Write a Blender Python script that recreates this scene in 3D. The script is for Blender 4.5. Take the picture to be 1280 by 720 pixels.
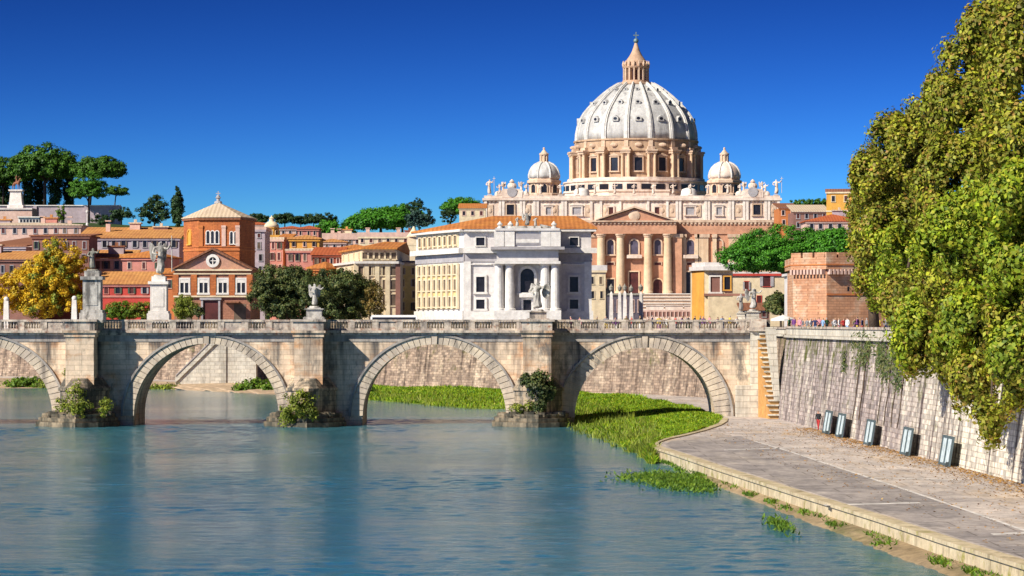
import bpy, bmesh, math, random
import numpy as np
from mathutils import Vector

for o in list(bpy.data.objects):
    bpy.data.objects.remove(o, do_unlink=True)
S = bpy.context.scene
COL = S.collection
R = math.radians

# ------------------------------------------------------------------ camera, sky, sun, exposure
EYE = 10.2            # metres above the river
FP = 3860.0           # focal length in photo pixels
HOR = 403.0           # row of the horizon
cd = bpy.data.cameras.new('camera')
cam = bpy.data.objects.new('camera', cd)
COL.objects.link(cam)
cam.location = (0, 0, EYE)
cam.rotation_euler = (R(90), 0, 0)
cd.sensor_width = 36
cd.lens = 36 * FP / 1280
cd.shift_y = (HOR - 360) / 1280
cd.clip_start = 1
cd.clip_end = 9000
S.camera = cam

SUN_AZ = R(50)        # to the left of straight behind the camera
SUN_EL = R(36)
sdir = Vector((-math.sin(SUN_AZ) * math.cos(SUN_EL), -math.cos(SUN_AZ) * math.cos(SUN_EL), math.sin(SUN_EL)))
W = bpy.data.worlds.new('World')
S.world = W
W.use_nodes = True
wn, wl = W.node_tree.nodes, W.node_tree.links
wn.clear()
sky = wn.new('ShaderNodeTexSky')
sky.sky_type = 'NISHITA'
sky.sun_disc = False
sky.sun_elevation = SUN_EL
sky.sun_rotation = math.atan2(sdir.x, sdir.y)
sky.altitude = 50
sky.air_density = 1.0
sky.dust_density = 0.5
sky.ozone_density = 3.0
# a deep, clear autumn sky: the pale band near the horizon is narrow, the blue above it strong
tc = wn.new('ShaderNodeTexCoord')
mp = wn.new('ShaderNodeMapping'); mp.inputs['Scale'].default_value = (1, 1, 2.5)
nv = wn.new('ShaderNodeVectorMath'); nv.operation = 'NORMALIZE'
gam = wn.new('ShaderNodeGamma'); gam.inputs[1].default_value = 3.0
tint = wn.new('ShaderNodeMix'); tint.data_type = 'RGBA'; tint.blend_type = 'MULTIPLY'; tint.inputs[0].default_value = 1.0
tint.inputs[7].default_value = (0.0112, 0.0164, 0.0200, 1)
bg = wn.new('ShaderNodeBackground'); bg.inputs[1].default_value = 0.10
wo = wn.new('ShaderNodeOutputWorld')
for p_, q_ in ((tc.outputs['Generated'], mp.inputs[0]), (mp.outputs[0], nv.inputs[0]), (nv.outputs[0], sky.inputs[0]), (sky.outputs[0], gam.inputs[0]), (gam.outputs[0], tint.inputs[6]), (tint.outputs[2], bg.inputs[0]), (bg.outputs[0], wo.inputs[0])):
    wl.new(p_, q_)

sl = bpy.data.lights.new('sun', 'SUN')
sl.energy = 4.4
sl.angle = R(0.5)
sl.color = (1.0, 0.93, 0.80)
so = bpy.data.objects.new('sun', sl)
COL.objects.link(so)
so.rotation_euler = sdir.to_track_quat('Z', 'Y').to_euler()
so.location = (0, 0, 200)
S.view_settings.view_transform = 'Standard'
S.view_settings.look = 'None'
S.view_settings.gamma = 1
S.view_settings.use_curve_mapping = False
S.view_settings.exposure = 0.65

# ------------------------------------------------------------------ helpers
def X(px, D): return (px - 640) * D / FP
def Z(py, D): return EYE - (py - HOR) * D / FP
def G(px, py, z=0.0):
    D = (EYE - z) * FP / (py - HOR)
    return (X(px, D), D)

class Fr:
    """A facade frame: u runs along the wall, n points out of it."""
    def __init__(s, ox, oy, ang=0.0):
        s.o = (ox, oy); s.U = (math.cos(ang), math.sin(ang)); s.N = (math.sin(ang), -math.cos(ang))
    def p(s, u, n, z):
        return (s.o[0] + u * s.U[0] + n * s.N[0], s.o[1] + u * s.U[1] + n * s.N[1], z)

BASE = {}
class MB:
    def __init__(s):
        s.v = []; s.f = []; s.m = []; s.uv = None
    def add(s, vs, fs, mi=0):
        b = len(s.v)
        s.v.extend(vs)
        s.f.extend([tuple(b + i for i in f) for f in fs])
        s.m.extend([mi] * len(fs))
    def box(s, F, u0, u1, n0, n1, z0, z1, mi=0):
        P = F.p
        vs = [P(u0, n0, z0), P(u1, n0, z0), P(u1, n1, z0), P(u0, n1, z0), P(u0, n0, z1), P(u1, n0, z1), P(u1, n1, z1), P(u0, n1, z1)]
        s.add(vs, [(0, 1, 2, 3), (4, 7, 6, 5), (0, 4, 5, 1), (1, 5, 6, 2), (2, 6, 7, 3), (3, 7, 4, 0)], mi)
        return s
    def prism(s, F, poly, n0, n1, mi=0):
        k = len(poly)
        vs = [F.p(u, n0, z) for u, z in poly] + [F.p(u, n1, z) for u, z in poly]
        fs = [tuple(range(k)), tuple(range(2 * k - 1, k - 1, -1))] + [(i, i + k, (i + 1) % k + k, (i + 1) % k) for i in range(k)]
        s.add(vs, fs, mi); return s
    def vprism(s, poly, z0, z1, mi=0, top=None):
        k = len(poly); top = top or poly
        vs = [(x, y, z0) for x, y in poly] + [(x, y, z1) for x, y in top]
        fs = [tuple(range(k)), tuple(range(2 * k - 1, k - 1, -1))] + [(i, i + k, (i + 1) % k + k, (i + 1) % k) for i in range(k)]
        s.add(vs, fs, mi); return s
    def pyramid(s, poly, z0, apex, mi=0):
        k = len(poly)
        vs = [(x, y, z0) for x, y in poly] + [apex]
        s.add(vs, [tuple(range(k))] + [(i, k, (i + 1) % k) for i in range(k)], mi); return s
    def lathe(s, cx, cy, prof, seg=24, mi=0, a0=0.0):
        b = []
        for r, z in prof:
            for i in range(seg):
                a = a0 + 2 * math.pi * i / seg
                b.append((cx + r * math.sin(a), cy - r * math.cos(a), z))
        fs = []
        for j in range(len(prof) - 1):
            for i in range(seg):
                i2 = (i + 1) % seg
                fs.append((j * seg + i, j * seg + i2, (j + 1) * seg + i2, (j + 1) * seg + i))
        fs.append(tuple(range(seg - 1, -1, -1)))
        n = len(prof) - 1
        fs.append(tuple(n * seg + i for i in range(seg)))
        s.add(b, fs, mi); return s
    def tube(s, pts, rads, seg=8, mi=0):
        vs = []; n = len(pts)
        if isinstance(rads, (int, float)): rads = [rads] * n
        for k, p in enumerate(pts):
            p = Vector(p)
            d = (Vector(pts[min(k + 1, n - 1)]) - Vector(pts[max(k - 1, 0)])).normalized()
            a = d.orthogonal().normalized() if k == 0 else (a - d * a.dot(d)).normalized()
            b = d.cross(a)
            for i in range(seg):
                t = 2 * math.pi * i / seg
                vs.append(tuple(p + (a * math.cos(t) + b * math.sin(t)) * rads[k]))
        fs = [tuple(range(seg - 1, -1, -1)), tuple((n - 1) * seg + i for i in range(seg))]
        for k in range(n - 1):
            for i in range(seg):
                i2 = (i + 1) % seg
                fs.append((k * seg + i, k * seg + i2, (k + 1) * seg + i2, (k + 1) * seg + i))
        s.add(vs, fs, mi); return s
    def ball(s, c, r, seg=12, rings=8, mi=0):
        rx, ry, rz = r if isinstance(r, tuple) else (r, r, r)
        vs = [(c[0], c[1], c[2] - rz)]
        for j in range(1, rings):
            t = math.pi * j / rings
            for i in range(seg):
                a = 2 * math.pi * i / seg
                vs.append((c[0] + rx * math.sin(t) * math.cos(a), c[1] + ry * math.sin(t) * math.sin(a), c[2] - rz * math.cos(t)))
        vs.append((c[0], c[1], c[2] + rz)); L = len(vs) - 1
        fs = [(0, 1 + (i + 1) % seg, 1 + i) for i in range(seg)]
        for j in range(rings - 2):
            for i in range(seg):
                i2 = (i + 1) % seg
                fs.append((1 + j * seg + i, 1 + j * seg + i2, 1 + (j + 1) * seg + i2, 1 + (j + 1) * seg + i))
        q = 1 + (rings - 2) * seg
        fs += [(q + i, q + (i + 1) % seg, L) for i in range(seg)]
        s.add(vs, fs, mi); return s
    def build(s, name, mats, parent=None, base=None, smooth=False, fixn=True):
        if not isinstance(mats, (list, tuple)): mats = [mats]
        if base is None: base = BASE[parent.name] if parent is not None else (0, 0, 0)
        bx, by, bz = base
        me = bpy.data.meshes.new(name)
        me.from_pydata([(x - bx, y - by, z - bz) for x, y, z in s.v], [], s.f)
        for m in mats: me.materials.append(m)
        me.polygons.foreach_set('material_index', s.m)
        if s.uv:
            ul = me.uv_layers.new(name='UVMap')
            for l in me.loops: ul.data[l.index].uv = s.uv[l.vertex_index]
        if fixn:
            b = bmesh.new(); b.from_mesh(me)
            bmesh.ops.recalc_face_normals(b, faces=b.faces)
            b.to_mesh(me); b.free()
        if smooth: me.polygons.foreach_set('use_smooth', [True] * len(me.polygons))
        me.update()
        o = bpy.data.objects.new(name, me)
        COL.objects.link(o)
        if parent is not None: o.parent = parent
        else: o.location = base
        BASE[o.name] = base
        return o

def tag(o, label=None, cat=None, group=None, kind=None):
    if label: o['label'] = label
    if cat: o['category'] = cat
    if group: o['group'] = group
    if kind: o['kind'] = kind
    return o
def thing(name, label, cat, base, group=None):
    o = bpy.data.objects.new(name, None)
    COL.objects.link(o); o.location = base; BASE[o.name] = tuple(base)
    o.empty_display_size = 0.5
    return tag(o, label, cat, group)

# ------------------------------------------------------------------ materials
def _mat(name):
    m = bpy.data.materials.new(name); m.use_nodes = True
    nt = m.node_tree; nt.nodes.clear()
    out = nt.nodes.new('ShaderNodeOutputMaterial')
    b = nt.nodes.new('ShaderNodeBsdfPrincipled')
    nt.links.new(b.outputs[0], out.inputs[0])
    return m, nt, b, out
def _c(c): return (c[0], c[1], c[2], 1)
def _noise(nt, vec, scale, detail=5, rough=0.6):
    n = nt.nodes.new('ShaderNodeTexNoise')
    n.inputs['Scale'].default_value = scale; n.inputs['Detail'].default_value = detail; n.inputs['Roughness'].default_value = rough
    if vec is not None: nt.links.new(vec, n.inputs['Vector'])
    return n.outputs[0]
def _ramp(nt, fac, a, b, ca=(0, 0, 0), cb=(1, 1, 1)):
    r = nt.nodes.new('ShaderNodeValToRGB')
    r.color_ramp.elements[0].position = a; r.color_ramp.elements[1].position = b
    r.color_ramp.elements[0].color = _c(ca); r.color_ramp.elements[1].color = _c(cb)
    nt.links.new(fac, r.inputs[0]); return r.outputs[0]
def _mix(nt, fac, a, b, mode='MIX'):
    m = nt.nodes.new('ShaderNodeMix'); m.data_type = 'RGBA'; m.blend_type = mode
    for sock, val in ((m.inputs[0], fac), (m.inputs[6], a), (m.inputs[7], b)):
        if hasattr(val, 'links'): nt.links.new(val, sock)
        elif isinstance(val, tuple): sock.default_value = _c(val)
        else: sock.default_value = val
    return m.outputs[2]
def _vec(nt, src, scale):
    mp = nt.nodes.new('ShaderNodeMapping'); mp.inputs['Scale'].default_value = scale
    nt.links.new(src, mp.inputs[0]); return mp.outputs[0]
def _bump(nt, b, h, strength, dist):
    bp = nt.nodes.new('ShaderNodeBump'); bp.inputs['Strength'].default_value = strength; bp.inputs['Distance'].default_value = dist
    nt.links.new(h, bp.inputs['Height']); nt.links.new(bp.outputs[0], b.inputs['Normal'])
def pos(nt): return nt.nodes.new('ShaderNodeNewGeometry').outputs['Position']

def stone(name, c1, c2, scale=0.3, streak=None, amount=0.6, patch=None, patch_at=(0.52, 0.62), fine=3.0, rough=0.85, bump=0.3, bdist=0.05, block=None, smin=0.5, grime=None, drip=None):
    """Weathered masonry or stucco: two tones, fine grain, optional vertical streaks, patches and block joints."""
    m, nt, b, out = _mat(name)
    p = pos(nt)
    n1 = _noise(nt, p, scale, 6)
    col = _mix(nt, _ramp(nt, n1, 0.35, 0.65), c1, c2)
    if patch:
        n2 = _noise(nt, _vec(nt, p, (1, 1, 1.3)), scale * 1.7, 5)
        col = _mix(nt, _ramp(nt, n2, *patch_at), col, patch)
    nf = _noise(nt, p, fine, 4, 0.7)
    col = _mix(nt, 1.0, col, _ramp(nt, nf, 0.25, 0.75, (0.72, 0.72, 0.72), (1.18, 1.18, 1.18)), 'MULTIPLY')
    if streak:
        ns = _noise(nt, _vec(nt, p, (1.0, 1.0, 0.09)), fine * 0.5, 5, 0.65)
        if drip:
            sz = nt.nodes.new('ShaderNodeSeparateXYZ'); nt.links.new(p, sz.inputs[0])
            mz = nt.nodes.new('ShaderNodeMapRange'); mz.inputs[1].default_value = drip[0]; mz.inputs[2].default_value = drip[1]; mz.inputs[4].default_value = drip[2]; nt.links.new(sz.outputs[2], mz.inputs[0])
            az = nt.nodes.new('ShaderNodeMath'); nt.links.new(ns, az.inputs[0]); nt.links.new(mz.outputs[0], az.inputs[1]); ns = az.outputs[0]
        fac = _ramp(nt, ns, smin, smin + 0.2)
        mul = nt.nodes.new('ShaderNodeMath'); mul.operation = 'MULTIPLY'; mul.inputs[1].default_value = amount
        nt.links.new(fac, mul.inputs[0])
        col = _mix(nt, mul.outputs[0], col, streak)
    if grime:
        ng = _noise(nt, _vec(nt, p, (1.0, 1.0, 0.45)), grime[1], 7, 0.72)
        col = _mix(nt, _ramp(nt, ng, grime[2], grime[3], (0, 0, 0), (0.9, 0.9, 0.9)), col, grime[0])
    hgt = nf
    if block:
        sx = nt.nodes.new('ShaderNodeSeparateXYZ'); nt.links.new(p, sx.inputs[0])
        ad = nt.nodes.new('ShaderNodeMath'); nt.links.new(sx.outputs[0], ad.inputs[0]); nt.links.new(sx.outputs[1], ad.inputs[1])
        cb = nt.nodes.new('ShaderNodeCombineXYZ'); nt.links.new(ad.outputs[0], cb.inputs[0]); nt.links.new(sx.outputs[2], cb.inputs[1])
        bt = nt.nodes.new('ShaderNodeTexBrick')
        bt.inputs['Scale'].default_value = 1.0; bt.inputs['Brick Width'].default_value = block[0]; bt.inputs['Row Height'].default_value = block[1]
        bt.inputs['Mortar Size'].default_value = block[2]; bt.inputs['Color1'].default_value = (0.86, 0.86, 0.86, 1); bt.inputs['Color2'].default_value = (1.1, 1.08, 1.05, 1)
        bt.inputs['Mortar'].default_value = (0.68, 0.65, 0.62, 1)
        nt.links.new(cb.outputs[0], bt.inputs['Vector'])
        col = _mix(nt, 1.0, col, bt.outputs['Color'], 'MULTIPLY')
    nt.links.new(col, b.inputs['Base Color'])
    b.inputs['Roughness'].default_value = rough
    b.inputs['Specular IOR Level'].default_value = 0.25
    _bump(nt, b, hgt, bump, bdist)
    return m

def plain(name, c, rough=0.6, var=0.15, scale=1.5, metal=0.0, spec=0.4):
    m, nt, b, out = _mat(name)
    n = _noise(nt, pos(nt), scale, 4)
    col = _mix(nt, 1.0, c, _ramp(nt, n, 0.3, 0.7, (1 - var,) * 3, (1 + var,) * 3), 'MULTIPLY')
    nt.links.new(col, b.inputs['Base Color'])
    b.inputs['Roughness'].default_value = rough; b.inputs['Metallic'].default_value = metal; b.inputs['Specular IOR Level'].default_value = spec
    return m

def tiles(name, c1, c2, c3, pitch=0.35):
    """Old clay pan tiles: rows of tiles, mixed fired tones and lichen."""
    m, nt, b, out = _mat(name)
    p = pos(nt)
    n1 = _noise(nt, p, 0.35, 5); n2 = _noise(nt, _vec(nt, p, (1.6, 1.6, 1.6)), 1.6, 4, 0.7)
    col = _mix(nt, _ramp(nt, n1, 0.35, 0.65), c1, c2)
    col = _mix(nt, _ramp(nt, n2, 0.5, 0.75), col, c3)
    wv = nt.nodes.new('ShaderNodeTexWave'); wv.bands_direction = 'X'
    wv.inputs['Scale'].default_value = 0.16 / pitch; wv.inputs['Distortion'].default_value = 0.6
    nt.links.new(p, wv.inputs['Vector'])
    col = _mix(nt, 1.0, col, _ramp(nt, wv.outputs[1], 0.2, 0.8, (0.86, 0.84, 0.82), (1.05, 1.05, 1.05)), 'MULTIPLY')
    nt.links.new(col, b.inputs['Base Color']); b.inputs['Roughness'].default_value = 0.85
    b.inputs['Specular IOR Level'].default_value = 0.2
    _bump(nt, b, wv.outputs[1], 0.3, 0.05)
    return m

def leafmat(name, cols, trans=0.3, rough=0.55):
    """Leaves: every leaf takes one of several greens of its own; some light passes through."""
    m, nt, b, out = _mat(name)
    g = nt.nodes.new('ShaderNodeNewGeometry')
    r = nt.nodes.new('ShaderNodeValToRGB'); r.color_ramp.interpolation = 'LINEAR'
    el = r.color_ramp.elements
    while len(el) < len(cols): el.new(0.5)
    for i, c in enumerate(cols):
        el[i].position = i / (len(cols) - 1); el[i].color = _c(c)
    nt.links.new(g.outputs['Random Per Island'], r.inputs[0])
    n = _noise(nt, g.outputs['Position'], 0.45, 4)
    col = _mix(nt, 1.0, r.outputs[0], _ramp(nt, n, 0.35, 0.65, (0.68, 0.70, 0.75), (1.3, 1.25, 1.0)), 'MULTIPLY')
    nt.links.new(col, b.inputs['Base Color']); b.inputs['Roughness'].default_value = rough
    b.inputs['Specular IOR Level'].default_value = 0.25
    t = nt.nodes.new('ShaderNodeBsdfTranslucent'); nt.links.new(col, t.inputs[0])
    mx = nt.nodes.new('ShaderNodeMixShader'); mx.inputs[0].default_value = trans
    nt.links.new(b.outputs[0], mx.inputs[1]); nt.links.new(t.outputs[0], mx.inputs[2]); nt.links.new(mx.outputs[0], out.inputs[0])
    return m

M = {}
M['bridge'] = stone('bridge_stone', (0.82, 0.66, 0.49), (0.64, 0.49, 0.36), 0.25, (0.10, 0.09, 0.085), 1.0, patch=(0.62, 0.36, 0.20), patch_at=(0.52, 0.66), fine=1.3, block=(1.3, 0.5, 0.025), smin=0.55, grime=((0.13, 0.12, 0.11), 0.5, 0.54, 0.66), drip=(4.0, 8.6, 0.12))
M['pier'] = stone('pier_stone', (0.62, 0.48, 0.33), (0.38, 0.30, 0.22), 0.4, (0.07, 0.065, 0.06), 0.95, patch=(0.15, 0.14, 0.12), patch_at=(0.5, 0.62), fine=1.8, block=(1.2, 0.5, 0.04), smin=0.46, grime=((0.07, 0.07, 0.06), 0.6, 0.48, 0.6))
M['footing'] = stone('wet_footing_and_gap_shade_stone', (0.42, 0.33, 0.22), (0.20, 0.165, 0.12), 0.5, (0.05, 0.05, 0.04), 0.95, fine=1.8, smin=0.46, block=(1.4, 0.5, 0.05), grime=((0.05, 0.05, 0.04), 0.7, 0.45, 0.58))
M['arch'] = stone('voussoir_stone', (0.70, 0.58, 0.43), (0.48, 0.40, 0.33), 0.35, (0.14, 0.12, 0.11), 0.85, fine=1.6, smin=0.52, grime=((0.12, 0.11, 0.10), 0.6, 0.55, 0.68))
M['parapet'] = stone('parapet_stone', (0.66, 0.56, 0.45), (0.36, 0.30, 0.26), 0.9, (0.07, 0.06, 0.055), 0.95, patch=(0.34, 0.17, 0.11), patch_at=(0.55, 0.72), fine=2.4, smin=0.52, grime=((0.10, 0.09, 0.085), 1.2, 0.52, 0.64))
M['frieze'] = stone('grey_frieze_stone', (0.44, 0.39, 0.34), (0.28, 0.26, 0.25), 0.4, (0.09, 0.08, 0.08), 0.85, fine=2.0)
M['abut'] = stone('white_abutment_stone', (0.66, 0.62, 0.53), (0.55, 0.50, 0.42), 0.4, (0.20, 0.18, 0.15), 0.7, fine=1.8, block=(1.4, 0.6, 0.04), smin=0.52)
M['orange_stone'] = stone('orange_stone', (0.62, 0.36, 0.13), (0.50, 0.27, 0.10), 0.8, fine=2.5)
M['statue'] = stone('marble_grey', (0.60, 0.56, 0.50), (0.40, 0.37, 0.34), 1.2, (0.09, 0.085, 0.08), 0.9, fine=3.0, smin=0.47, grime=((0.12, 0.11, 0.10), 1.4, 0.52, 0.64))
M['bronze'] = stone('dark_weathered_stone', (0.17, 0.17, 0.14), (0.36, 0.33, 0.28), 1.5, fine=4)
M['white'] = stone('white_travertine', (0.69, 0.65, 0.62), (0.58, 0.54, 0.525), 0.15, (0.35, 0.32, 0.31), 0.45, fine=1.2, smin=0.56)
M['white2'] = stone('white_trim', (0.75, 0.71, 0.66), (0.66, 0.62, 0.58), 0.3, (0.4, 0.36, 0.33), 0.3, fine=1.5, smin=0.58)
M['greytrim'] = stone('grey_trim', (0.42, 0.39, 0.40), (0.34, 0.32, 0.33), 0.3, fine=1.5)
M['yellow'] = stone('yellow_stucco', (0.74, 0.60, 0.26), (0.66, 0.50, 0.20), 0.2, fine=1.0)
M['cream'] = stone('cream_stucco', (0.74, 0.62, 0.42), (0.66, 0.53, 0.36), 0.2, (0.4, 0.3, 0.22), 0.35, fine=1.0, smin=0.56)
M['ochre'] = stone('ochre_stucco', (0.72, 0.38, 0.07), (0.60, 0.29, 0.06), 0.25, (0.3, 0.16, 0.06), 0.4, fine=1.0, smin=0.56)
M['orange'] = stone('orange_stucco', (0.62, 0.22, 0.06), (0.48, 0.16, 0.06), 0.25, (0.22, 0.1, 0.06), 0.45, fine=1.0, smin=0.55)
M['pink'] = stone('pink_stucco', (0.60, 0.26, 0.20), (0.50, 0.20, 0.17), 0.25, (0.28, 0.13, 0.11), 0.4, fine=1.0, smin=0.55)
M['crimson'] = stone('crimson_stucco', (0.56, 0.07, 0.05), (0.44, 0.06, 0.05), 0.25, fine=1.0)
M['darkred'] = stone('dark_red_stucco', (0.30, 0.07, 0.04), (0.22, 0.05, 0.035), 0.25, fine=1.0)
M['lilac'] = stone('lilac_grey_stucco', (0.46, 0.38, 0.42), (0.38, 0.31, 0.33), 0.2, (0.2, 0.16, 0.17), 0.4, fine=1.0, smin=0.55)
M['brownwall'] = stone('brown_stucco', (0.30, 0.15, 0.12), (0.22, 0.11, 0.09), 0.25, fine=1.0)
M['palepink'] = stone('pale_pink_stucco', (0.66, 0.46, 0.38), (0.58, 0.38, 0.31), 0.2, fine=1.0)
M['brick'] = stone('church_brick', (0.52, 0.17, 0.055), (0.40, 0.12, 0.045), 0.35, (0.2, 0.07, 0.04), 0.4, fine=1.8, block=(0.8, 0.28, 0.03), smin=0.55)
M['tower_brick'] = stone('bastion_brick', (0.62, 0.34, 0.20), (0.52, 0.26, 0.15), 0.3, (0.30, 0.18, 0.12), 0.5, patch=(0.64, 0.46, 0.33), patch_at=(0.5, 0.65), fine=1.6, block=(0.9, 0.3, 0.03), smin=0.55)
M['brownleaf'] = leafmat('brown_leaves', [(0.20, 0.12, 0.04), (0.10, 0.10, 0.03), (0.30, 0.20, 0.06), (0.07, 0.08, 0.025)], 0.2)
M['darkmauve'] = plain('dark_mauve_stone', (0.10, 0.085, 0.11), 0.8, 0.3)
M['front'] = stone('church_front_brick', (0.42, 0.20, 0.13), (0.34, 0.16, 0.11), 0.3, fine=1.6, block=(0.8, 0.28, 0.03))
M['gable'] = stone('gable_mauve', (0.44, 0.24, 0.20), (0.50, 0.27, 0.17), 0.3, fine=1.5)
M['bas_stone'] = stone('basilica_travertine', (0.70, 0.53, 0.39), (0.58, 0.40, 0.28), 0.08, (0.30, 0.17, 0.11), 0.75, fine=0.55, smin=0.52)
M['bas_attic'] = stone('basilica_attic_stone', (0.82, 0.70, 0.60), (0.66, 0.50, 0.40), 0.10, (0.36, 0.21, 0.15), 0.75, fine=0.55, smin=0.53)
M['bas_wall'] = stone('basilica_rose_wall', (0.60, 0.32, 0.20), (0.48, 0.23, 0.14), 0.07, (0.32, 0.14, 0.08), 0.4, fine=0.5, smin=0.54)
M['bas_col'] = stone('basilica_column_stone', (0.76, 0.58, 0.40), (0.64, 0.44, 0.28), 0.15, (0.40, 0.23, 0.14), 0.7, fine=0.6, smin=0.54)
M['bas_drum'] = stone('drum_recess_shade_stone', (0.54, 0.38, 0.25), (0.40, 0.26, 0.17), 0.1, (0.22, 0.12, 0.07), 0.75, fine=0.6, smin=0.52)  # drum wall kept darker: shade behind the columns is put into the colour
M['lead'] = stone('dome_lead', (0.60, 0.585, 0.56), (0.44, 0.43, 0.42), 0.10, (0.20, 0.19, 0.19), 0.8, fine=0.8, rough=0.6, smin=0.5)
M['rib'] = stone('dome_rib', (0.68, 0.655, 0.62), (0.56, 0.54, 0.51), 0.2, fine=0.7)
M['lantern'] = stone('lantern_stone', (0.60, 0.40, 0.27), (0.48, 0.31, 0.21), 0.2, fine=0.7)
M['finial'] = plain('green_bronze', (0.16, 0.24, 0.26), 0.5, metal=0.4)
M['glass'] = plain('dark_window', (0.018, 0.016, 0.022), 0.25, 0.4, 0.7)
M['glass_blue'] = plain('grey_window', (0.10, 0.085, 0.12), 0.3, 0.3, 0.5)
M['glass_red'] = plain('shaded_doorway', (0.085, 0.022, 0.02), 0.5, 0.4, 0.5)
M['shutter'] = plain('brown_shutter', (0.12, 0.085, 0.06), 0.7, 0.4, 0.8)
M['tile'] = tiles('orange_tiles', (0.62, 0.25, 0.06), (0.46, 0.16, 0.05), (0.27, 0.11, 0.06))
M['tile_ochre'] = tiles('ochre_tiles', (0.62, 0.31, 0.10), (0.48, 0.21, 0.075), (0.30, 0.14, 0.07))
M['tile_brown'] = tiles('brown_tiles', (0.30, 0.13, 0.07), (0.24, 0.10, 0.06), (0.16, 0.08, 0.05))
M['tile_red'] = tiles('red_tiles', (0.50, 0.13, 0.045), (0.40, 0.10, 0.04), (0.28, 0.09, 0.05))
M['slate'] = tiles('pale_stone_roof', (0.66, 0.53, 0.38), (0.56, 0.44, 0.33), (0.42, 0.32, 0.24))
M['bark'] = stone('bark', (0.13, 0.09, 0.06), (0.08, 0.055, 0.04), 1.5, fine=5, bump=0.8)
M['bark_pine'] = stone('pine_bark', (0.085, 0.05, 0.04), (0.05, 0.035, 0.03), 1.0, fine=3, bump=0.8)
M['plane'] = leafmat('plane_leaves', [(0.42, 0.24, 0.06), (0.10, 0.12, 0.014), (0.23, 0.27, 0.022), (0.38, 0.41, 0.03), (0.12, 0.15, 0.016), (0.44, 0.41, 0.055), (0.22, 0.16, 0.03), (0.20, 0.24, 0.022)], 0.18)
M['plane2'] = leafmat('plane_leaves_green', [(0.16, 0.25, 0.015), (0.28, 0.37, 0.02), (0.10, 0.17, 0.015), (0.40, 0.44, 0.035), (0.28, 0.25, 0.03)], 0.18)
M['pine'] = leafmat('pine_needles', [(0.03, 0.125, 0.012), (0.06, 0.22, 0.018), (0.10, 0.31, 0.02), (0.04, 0.16, 0.02)], 0.15)
M['pine_far'] = leafmat('far_pine_needles', [(0.03, 0.085, 0.014), (0.055, 0.14, 0.018), (0.10, 0.22, 0.026), (0.04, 0.11, 0.018)], 0.12)
M['pine_light'] = leafmat('light_pine_needles', [(0.045, 0.15, 0.02), (0.08, 0.22, 0.025), (0.11, 0.27, 0.03)], 0.15)
M['dark'] = leafmat('dark_evergreen', [(0.016, 0.042, 0.018), (0.03, 0.07, 0.025), (0.05, 0.10, 0.03)], 0.1)
M['bluegreen'] = leafmat('cedar_needles', [(0.02, 0.055, 0.05), (0.035, 0.085, 0.075), (0.05, 0.10, 0.085)], 0.1)
M['oak'] = leafmat('oak_leaves', [(0.03, 0.055, 0.02), (0.06, 0.095, 0.03), (0.11, 0.15, 0.045), (0.17, 0.17, 0.06), (0.035, 0.06, 0.025)], 0.2)
M['autumn'] = leafmat('yellow_leaves', [(0.70, 0.45, 0.03), (0.80, 0.55, 0.04), (0.50, 0.38, 0.03), (0.85, 0.58, 0.05), (0.36, 0.30, 0.03)], 0.35)
M['bush'] = leafmat('bush_leaves', [(0.05, 0.12, 0.015), (0.11, 0.22, 0.02), (0.20, 0.30, 0.03), (0.08, 0.15, 0.02)], 0.25)
M['weed'] = leafmat('weed_leaves', [(0.10, 0.14, 0.02), (0.20, 0.26, 0.03), (0.34, 0.38, 0.06), (0.13, 0.16, 0.03)], 0.25)
M['grass'] = leafmat('grass_blades', [(0.06, 0.17, 0.010), (0.18, 0.34, 0.014), (0.34, 0.44, 0.02), (0.11, 0.25, 0.012), (0.42, 0.42, 0.035)], 0.25)
# ------------------------------------------------------------------ special materials of the setting
def water_mat():
    m, nt, b, out = _mat('river_water')
    p = pos(nt)
    nl = _noise(nt, _vec(nt, p, (0.03, 0.012, 1)), 1.0, 4)
    col = _mix(nt, _ramp(nt, nl, 0.35, 0.65), (0.030, 0.145, 0.205), (0.055, 0.185, 0.225))
    nt.links.new(col, b.inputs['Base Color'])
    b.inputs['Roughness'].default_value = 0.09; b.inputs['IOR'].default_value = 1.33
    w1 = _noise(nt, _vec(nt, p, (0.6, 0.9, 1)), 1.0, 7, 0.68)
    w2 = _noise(nt, _vec(nt, p, (0.10, 0.16, 1)), 1.0, 3, 0.5)
    gust = _ramp(nt, _noise(nt, _vec(nt, p, (0.035, 0.02, 1)), 1.0, 4), 0.35, 0.7, (0.45, 0.45, 0.45), (1.3, 1.3, 1.3))
    mu = nt.nodes.new('ShaderNodeMath'); mu.operation = 'MULTIPLY'; nt.links.new(w1, mu.inputs[0]); nt.links.new(gust, mu.inputs[1])
    ad = nt.nodes.new('ShaderNodeMath'); ad.operation = 'MULTIPLY_ADD'; ad.inputs[1].default_value = 1.6
    nt.links.new(w2, ad.inputs[0]); nt.links.new(mu.outputs[0], ad.inputs[2])
    _bump(nt, b, ad.outputs[0], 0.9, 0.13)
    return m

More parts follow.
